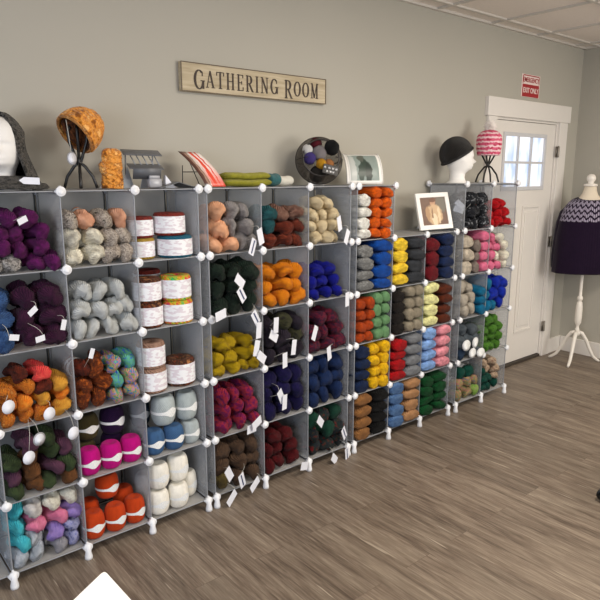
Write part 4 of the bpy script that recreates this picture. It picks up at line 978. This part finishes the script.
for k in range(260):
    z_ = 1 - 2 * (k + .5) / 260; a = k * 2.39996; d = Vector((sqrt(1 - z_ * z_) * cos(a), sqrt(1 - z_ * z_) * sin(a), z_)); q = random.uniform(.85, 1.12)
    mb.tube([d * .008, d * .040 * q + Vector((random.uniform(-.004, .004), random.uniform(-.004, .004), random.uniform(-.004, .004)))], [.0034, .0022], 5)
mb.build('bobble', plain('bobble_white', '#efe8e2', .9, .1), ph, loc=(0, 0, .208))

# ------------------------------------------------------------------ wooden sign with serif capitals
def board_material():
    t = NT('sign_board'); tc = t.node('ShaderNodeTexCoord')
    mp = t.node('ShaderNodeMapping', ins={'Vector': tc.outputs['Object'], 'Scale': (2., 10., 24.)})
    n = t.node('ShaderNodeTexNoise', ins={'Vector': mp.outputs[0], 'Scale': 3., 'Detail': 5.0})
    t.set(Base_Color=t.ramp(n.outputs[0], [(.3, C3('#a39478')), (.55, C3('#b9ab90')), (.75, C3('#c6b99e'))]), Roughness=.65, spec=.25); t.bump(n.outputs[0], .2, .002); return t.m
SX0, SX1, SZ0, SZ1 = 1.008, 1.930, 2.006, 2.141
sg = empty('gathering_room_sign', ((SX0 + SX1) / 2, YW, (SZ0 + SZ1) / 2)); tag(sg, 'long tan wooden wall sign reading GATHERING ROOM in dark serif capitals', 'sign')
mb = MB(); mb.box((0, -.014, 0), (SX1 - SX0, .026, SZ1 - SZ0), bev=.003); mb.build('board', board_material(), sg, smooth=False)
mb = MB()
w_, h_2 = SX1 - SX0, SZ1 - SZ0
for (a, b, c_, d) in ((0, h_2 / 2 - .002, w_, .004), (0, -h_2 / 2 + .002, w_, .004)): mb.box((a, -.0285, b), (c_, .003, d))
for x in (-w_ / 2 + .002, w_ / 2 - .002): mb.box((x, -.0285, 0), (.004, .003, h_2 - .008))
mb.build('edge_line', plain('sign_edge', '#5a4d3c', .6), sg, smooth=False)
TK, TN = .125, .048
LET = {
 'G': (.74, [('arc', .40, .5, .33, .46, 50, 340), ('s', .72, .06, .72, .46, TK), ('s', .52, .45, .86, .45, TN), ('s', .66, .68, .66, .90, TN)]),
 'A': (.80, [('s', .40, .98, .10, .02, TN), ('s', .40, .98, .70, .02, TK), ('s', .20, .34, .60, .34, TN), ('s', .0, .02, .24, .02, TN), ('s', .54, .02, .86, .02, TN)]),
 'T': (.72, [('s', .36, .0, .36, 1, TK), ('s', .02, .96, .70, .96, TN), ('s', .02, .76, .02, .98, TN), ('s', .70, .76, .70, .98, TN), ('s', .2, .02, .52, .02, TN)]),
 'H': (.84, [('s', .16, 0, .16, 1, TK), ('s', .66, 0, .66, 1, TK), ('s', .16, .5, .66, .5, TN)] + [('s', x - .14, z, x + .14, z, TN) for x in (.16, .66) for z in (.02, .97)]),
 'E': (.68, [('s', .16, 0, .16, 1, TK), ('s', .02, .96, .60, .96, TN), ('s', .02, .03, .62, .03, TN), ('s', .16, .5, .48, .5, TN), ('s', .60, .78, .60, .98, TN), ('s', .62, .02, .62, .24, TN), ('s', .48, .4, .48, .6, TN)]),
 'R': (.78, [('s', .16, 0, .16, 1, TK), ('s', .02, .96, .40, .96, TN), ('s', .16, .50, .40, .50, TN), ('arc', .38, .73, .20, .23, -90, 90), ('s', .36, .5, .70, .02, TK), ('s', .02, .02, .30, .02, TN), ('s', .62, .02, .82, .02, TN)]),
 'I': (.34, [('s', .16, 0, .16, 1, TK), ('s', .02, .02, .30, .02, TN), ('s', .02, .97, .30, .97, TN)]),
 'N': (.84, [('s', .14, 0, .14, 1, TN), ('s', .14, .98, .68, .02, TK), ('s', .68, 0, .68, 1, TN), ('s', .0, .02, .28, .02, TN), ('s', .0, .97, .20, .97, TN), ('s', .54, .97, .82, .97, TN)]),
 'O': (.80, [('arc', .38, .5, .34, .46, 0, 360)]),
 'M': (.96, [('s', .14, 0, .14, 1, TN), ('s', .14, .98, .46, .04, TK), ('s', .46, .04, .76, .98, TN), ('s', .78, 0, .78, 1, TK), ('s', .0, .02, .28, .02, TN), ('s', .62, .02, .94, .02, TN), ('s', .0, .97, .16, .97, TN), ('s', .76, .97, .94, .97, TN)]),
}
def serif_letter(ch, x, z, h, wscale):
    """one capital, strokes thick and thin, slightly raised; returns its advance"""
    mb = MB(); adv, st = LET[ch]; k = 0
    def seg(a, b, th):
        nonlocal k
        k += 1
        A = Vector((a[0] * h * wscale, 0, a[1] * h)); B = Vector((b[0] * h * wscale, 0, b[1] * h)); d = B - A; L = d.length; d.normalize()
        th = th * h * (.85 if th > .1 else 1); nrm = Vector((d.z, 0, -d.x)) * th / 2; y0, y1 = .0, -.0022 - .00004 * (k % 7)
        vs = [A - nrm, A + nrm, B + nrm, B - nrm]; vs = [v + Vector((0, y0, 0)) for v in vs] + [v + Vector((0, y1, 0)) for v in vs]
        mb.add(vs, [(4, 5, 6, 7), (0, 3, 2, 1), (0, 1, 5, 4), (1, 2, 6, 5), (2, 3, 7, 6), (3, 0, 4, 7)])
    for s in st:
        if s[0] == 's': seg(s[1:3], s[3:5], s[5])
        else:
            _, cx_, cz_, ra, rb, a0, a1 = s; n = max(6, int(abs(a1 - a0) / 18))
            for q in range(n):
                u, v = RAD(a0 + (a1 - a0) * q / n), RAD(a0 + (a1 - a0) * (q + 1.15) / n)
                th = .05 + .11 * abs(cos((u + v) / 2)) ** 1.5
                seg((cx_ + ra * cos(u), cz_ + rb * sin(u)), (cx_ + ra * cos(v), cz_ + rb * sin(v)), th)
    return mb, adv * h * wscale
DARKL = plain('sign_lettering', '#3b2f27', .7)
def write(word, X0, X1, zc_):
    hs = [.094 if i == 0 else .080 for i in range(len(word))]
    tot = sum(LET[c][0] * h for c, h in zip(word, hs)); gap = .014
    ws = ((X1 - X0) - gap * (len(word) - 1)) / tot; x = X0
    for c, h in zip(word, hs):
        mb, adv = serif_letter(c, 0, 0, h, ws)
        o = mb.build('letter', DARKL, sg, smooth=False); o.location = (x - (SX0 + SX1) / 2, -.0275, zc_ - h / 2 - (.006 if h > .08 else 0)); x += adv + gap
write('GATHERING', 1.078, 1.582, -.002); write('ROOM', 1.632, 1.872, -.002)

# ------------------------------------------------------------------ emergency exit sign
ex = empty('emergency_exit_sign', (4.115, YW, 2.292)); tag(ex, 'small red and white EMERGENCY EXIT ONLY sign above the door', 'sign')
REDP = plain('sign_red', '#a3242a', .5); WHP = plain('sign_white', '#e9d6cf', .5)
mb = MB(); mb.box((0, -.003, .0), (.262, .005, .168), bev=.001); mb.build('plate', WHP, ex, smooth=False)
mb = MB(); mb.box((0, -.0065, .076), (.225, .002, .007)); mb.box((-.117, -.0065, .045), (.006, .002, .06)); mb.box((.117, -.0065, .045), (.006, .002, .06)); mb.build('red_rule', REDP, ex, smooth=False)
mb = MB(); mb.box((0, -.0065, -.036), (.24, .002, .092)); mb.build('red_panel', REDP, ex, smooth=False)
def text_mesh(name, body, size, mat, parent, loc, xs=1.0, off=0.0):
    cu = bpy.data.curves.new(name, 'FONT'); cu.body = body; cu.size = size; cu.align_x = 'CENTER'; cu.align_y = 'CENTER'; cu.extrude = .0006; cu.offset = off
    tmp = bpy.data.objects.new('tmp', cu); COL.objects.link(tmp); bpy.context.view_layer.update()
    me = bpy.data.meshes.new_from_object(tmp.evaluated_get(bpy.context.evaluated_depsgraph_get())); bpy.data.objects.remove(tmp)
    me.materials.clear(); me.materials.append(mat); o = put(name, me, parent, loc); o.rotation_euler = (pi / 2, 0, 0); o.scale = (xs, 1, 1); return o
text_mesh('lettering', 'EMERGENCY', .050, REDP, ex, (0, -.0066, .042), .80, .0006)
text_mesh('lettering', 'EXIT ONLY', .054, WHP, ex, (0, -.0082, -.036), .82, .0010)

# ------------------------------------------------------------------ dress form with the sweater
DF = (4.642, .034, 0); DRZ = -.70
df = empty('dress_form', DF, rz=DRZ); tag(df, 'white dress form on a turned wooden tripod stand in the corner', 'dress form')
WW = plain('dress_form_wood', '#e6e0d6', .4); CLOTH = plain('dress_form_cloth', '#d9cdb8', .8, .1)
mb = MB(); mb.lathe([(.012, .27), (.018, .275), (.019, .30), (.013, .31), (.012, .33), (.02, .345), (.027, .36), (.029, .42), (.027, .50), (.022, .535), (.013, .55), (.021, .558), (.024, .572), (.021, .586), (.013, .595), (.0125, .66), (.0125, .86)], n=20); mb.build('pole', WW, df)
mb = MB(); mb.lathe([(.0, .24), (.022, .245), (.026, .262), (.022, .28), (.0, .285)], n=18); mb.build('hub', WW, df)
for a in [RAD(q) - DRZ for q in (-167, -42, 105)]:
    mb = MB(); d = Vector((cos(a), sin(a), 0)); P_ = [(.012, .275), (.045, .262), (.085, .20), (.12, .12), (.155, .055), (.195, .022), (.215, .012)]
    mb.tube([d * r_ + Vector((0, 0, z)) for r_, z in P_], [.015, .016, .0155, .0145, .013, .012, .009], 10); mb.build('leg', WW, df)
mb = MB()
TOR = [(.84, .12, .09), (.90, .15, .10), (1.0, .135, .095), (1.12, .13, .095), (1.24, .155, .105), (1.33, .155, .10), (1.38, .13, .085), (1.42, .088, .066), (1.455, .062, .054), (1.49, .05, .047), (1.52, .047, .045)]
mb.grid(lambda i, j: (TOR[j][1] * cos(2 * pi * i / 30), TOR[j][2] * sin(2 * pi * i / 30), TOR[j][0]), 30, len(TOR) - 1, True, True); mb.build('torso', CLOTH, df)
mb = MB(); mb.lathe([(.0, 1.518), (.052, 1.518), (.055, 1.526), (.052, 1.536), (.02, 1.542), (.024, 1.555), (.034, 1.570), (.036, 1.585), (.030, 1.603), (.018, 1.614), (.0, 1.617)], n=22); mb.build('neck_cap', WW, df)
def yoke_material():
    t = NT('purple_yoke_knit'); tc = t.node('ShaderNodeTexCoord'); sp = t.node('ShaderNodeSeparateXYZ', ins={0: tc.outputs['UV']})
    so = t.node('ShaderNodeSeparateXYZ', ins={0: tc.outputs['Object']})
    tri = lambda v, k, ph=0.: t.math('PINGPONG', t.math('ADD', t.math('MULTIPLY', v, k), ph), .5)
    u, z = sp.outputs[0], so.outputs[2]
    a = tri(u, 26.); zz = t.math('MULTIPLY', z, 22.)
    zig = t.math('FRACT', t.math('ADD', zz, t.math('MULTIPLY', a, 1.3)))
    f1 = t.math('GREATER_THAN', zig, .40)
    dots = t.math('GREATER_THAN', t.math('FRACT', t.math('MULTIPLY', u, 104.)), .30)
    f = t.math('MULTIPLY', f1, dots)
    inyoke = t.math('MULTIPLY', t.math('GREATER_THAN', z, 1.232), t.math('LESS_THAN', z, 1.412))
    n = t.node('ShaderNodeTexNoise', ins={'Vector': tc.outputs['Object'], 'Scale': 40.})
    dark = t.mix(n.outputs[0], C3('#150a1d'), C3('#1e1026')); lt = C3('#9c94a6')
    t.set(Base_Color=t.mix(t.math('MULTIPLY', f, inyoke), dark, lt), Roughness=.9, spec=.1, Sheen_Weight=.1)
    w = t.node('ShaderNodeTexWave', ins={'Vector': t.node('ShaderNodeMapping', ins={'Vector': tc.outputs['UV'], 'Scale': (60., 60., 1.)}).outputs[0], 'Scale': .5}); t.bump(w.outputs[1], .25, .002); return t.m
sw = empty('sweater', DF, rz=DRZ); tag(sw, 'dark purple knit sweater with lavender patterned yoke on the dress form', 'sweater')
SWP = [(.798, .248, .135), (.81, .250, .138), (.95, .244, .135), (1.10, .238, .130), (1.22, .222, .126), (1.30, .205, .120), (1.355, .180, .112), (1.385, .156, .100), (1.406, .132, .088), (1.417, .108, .080), (1.420, .098, .074)]
mb = MB()
def swp(i, j):
    z, hw, hd_ = SWP[j]; a = 2 * pi * i / 60
    drop = -.022 * max(0, -sin(a)) * (1 if j > 7 else 0) * ((j - 7) / 3)
    fold = 1 + .022 * sin(a * 9 + 1) * max(0, (1.2 - z)) * 2.2
    return (hw * abs(cos(a)) ** .85 * (1 if cos(a) > 0 else -1) * fold, hd_ * sin(a) * fold, z + drop)
mb.grid(swp, 60, len(SWP) - 1, True); solidify(mb.build('body', yoke_material(), sw), .006, 1)
PUR = knit('purple_knit', ['#150a1d', '#1e1026'], (60, 60), 40, .25, .002)
for s in (-1, 1):
    mb = MB(); mb.tube([(s * .140, .03, 1.335), (s * .165, .05, 1.29), (s * .182, .065, 1.20), (s * .194, .075, 1.05), (s * .203, .08, .92), (s * .203, .08, .83)], [.04, .05, .05, .045, .04, .036], 16); mb.build('sleeve', PUR, sw)
mb = MB(); mb.tube([(.098 * cos(2 * pi * k / 40), .076 * sin(2 * pi * k / 40), 1.421 - .022 * max(0, -sin(2 * pi * k / 40))) for k in range(40)], .0065, 8, True); mb.build('collar', PUR, sw)

# ------------------------------------------------------------------ white table corner near the camera
tb_ = empty('white_table', (-.05, -1.75, 0)); tag(tb_, 'white tabletop corner in the foreground, nearest the camera', 'table')
TW = plain('table_white_laminate', '#fbfaf6', .35, .5, noise_amt=.01)
A = Vector((-.066, -1.178)); d1 = Vector((-.857, -.515)); d2 = Vector((.03, -1.0))
def rc(p, a, b, r, n=6):
    p0, p1 = p + a * r, p + b * r; return [tuple((p0 * (1 - k / n) ** 2 + p * 2 * (k / n) * (1 - k / n) + p1 * (k / n) ** 2)) for k in range(n + 1)]
Bq = A + d2 * .62; Cq = A + d1 * .72
D4 = Cq + Vector((0.0, -.42))
out = rc(A, d1, d2, .014) + rc(Bq, -d2, (D4 - Bq).normalized(), .03) + rc(D4, (Bq - D4).normalized(), (Cq - D4).normalized(), .03) + rc(Cq, (D4 - Cq).normalized(), -d1, .03)
o0 = Vector((-.05, -1.75)); n = len(out); mb = MB()
vs = [(x - o0.x, y - o0.y, z) for z in (.722, .750) for x, y in out]
mb.add(vs, [tuple(range(n)), tuple(range(2 * n - 1, n - 1, -1))] + [(k, k + n, (k + 1) % n + n, (k + 1) % n) for k in range(n)])
top_ = mb.build('tabletop', TW, tb_, smooth=False)
bm = bmesh.new(); bm.from_mesh(top_.data); bmesh.ops.recalc_face_normals(bm, faces=bm.faces); bm.to_mesh(top_.data); bm.free()
for q in (A + (d1 + d2) * .06, Bq + Vector((-.06, .07)), D4 + Vector((.06, .05)), Cq + Vector((.07, -.05))):
    mb = MB(); mb.lathe([(.012, .0), (.015, .004), (.015, .722)], (q.x - o0.x, q.y - o0.y, 0), 14); mb.build('leg', plain('table_leg_metal', '#b8b8b8', .3, .5, .8), tb_)

# ------------------------------------------------------------------ office chair whose caster shows at the right edge
CHP = plain('chair_black_plastic', '#101113', .35, .5); CHF = plain('chair_black_fabric', '#17181a', .9, .1)
c0 = Vector((2.705, -1.404, 0)); ch = empty('office_chair', tuple(c0)); tag(ch, 'black office chair whose caster just shows at the right edge', 'chair')
ang0 = RAD(140)
mb = MB(); mb.lathe([(.03, .07), (.036, .075), (.036, .12), (.028, .13), (.026, .40)], n=16); mb.build('gas_lift', CHP, ch)
for k in range(5):
    a = ang0 + 2 * pi * k / 5; d = Vector((cos(a), sin(a), 0))
    mb = MB(); mb.tube([d * .03 + Vector((0, 0, .10)), d * .16 + Vector((0, 0, .098)), d * .30 + Vector((0, 0, .088))], [.022, .019, .014], 10, flat=.7); leg = mb.build('leg', CHP, ch)
    mb = MB(); Rw = Matrix.Rotation(a, 3, 'Z') @ Matrix.Rotation(pi / 2, 3, 'X'); e = d * .305 + Vector((0, 0, .034))
    for s in (-1, 1): mb.lathe([(.0, -.010), (.026, -.010), (.033, -.005), (.034, .0), (.033, .005), (.026, .010), (0, .010)], tuple(e + Rw @ Vector((0, 0, .014 * s))), 22, Rw)
    mb.tube([e + Vector((0, 0, .0)), e + Vector((0, 0, .055))], .007, 8)
    mb.tube([e + Vector((cos(q) * .038 * d.x, cos(q) * .038 * d.y, sin(q) * .038)) for q in [pi * t / 8 for t in range(9)]], .006, 8); mb.build('caster', CHP, ch)
mb = MB(); mb.box((.02, -.02, .44), (.38, .40, .08), bev=.035); mb.build('seat', CHF, ch)
mb = MB(); mb.box((.20, -.1, .78), (.07, .42, .5), Matrix.Rotation(-.1, 3, 'Y'), bev=.03); mb.build('backrest', CHF, ch)
mb = MB(); mb.tube([(.1, -.05, .39), (.24, -.1, .42), (.25, -.1, .6)], .016, 8); mb.build('back_bracket', CHP, ch)
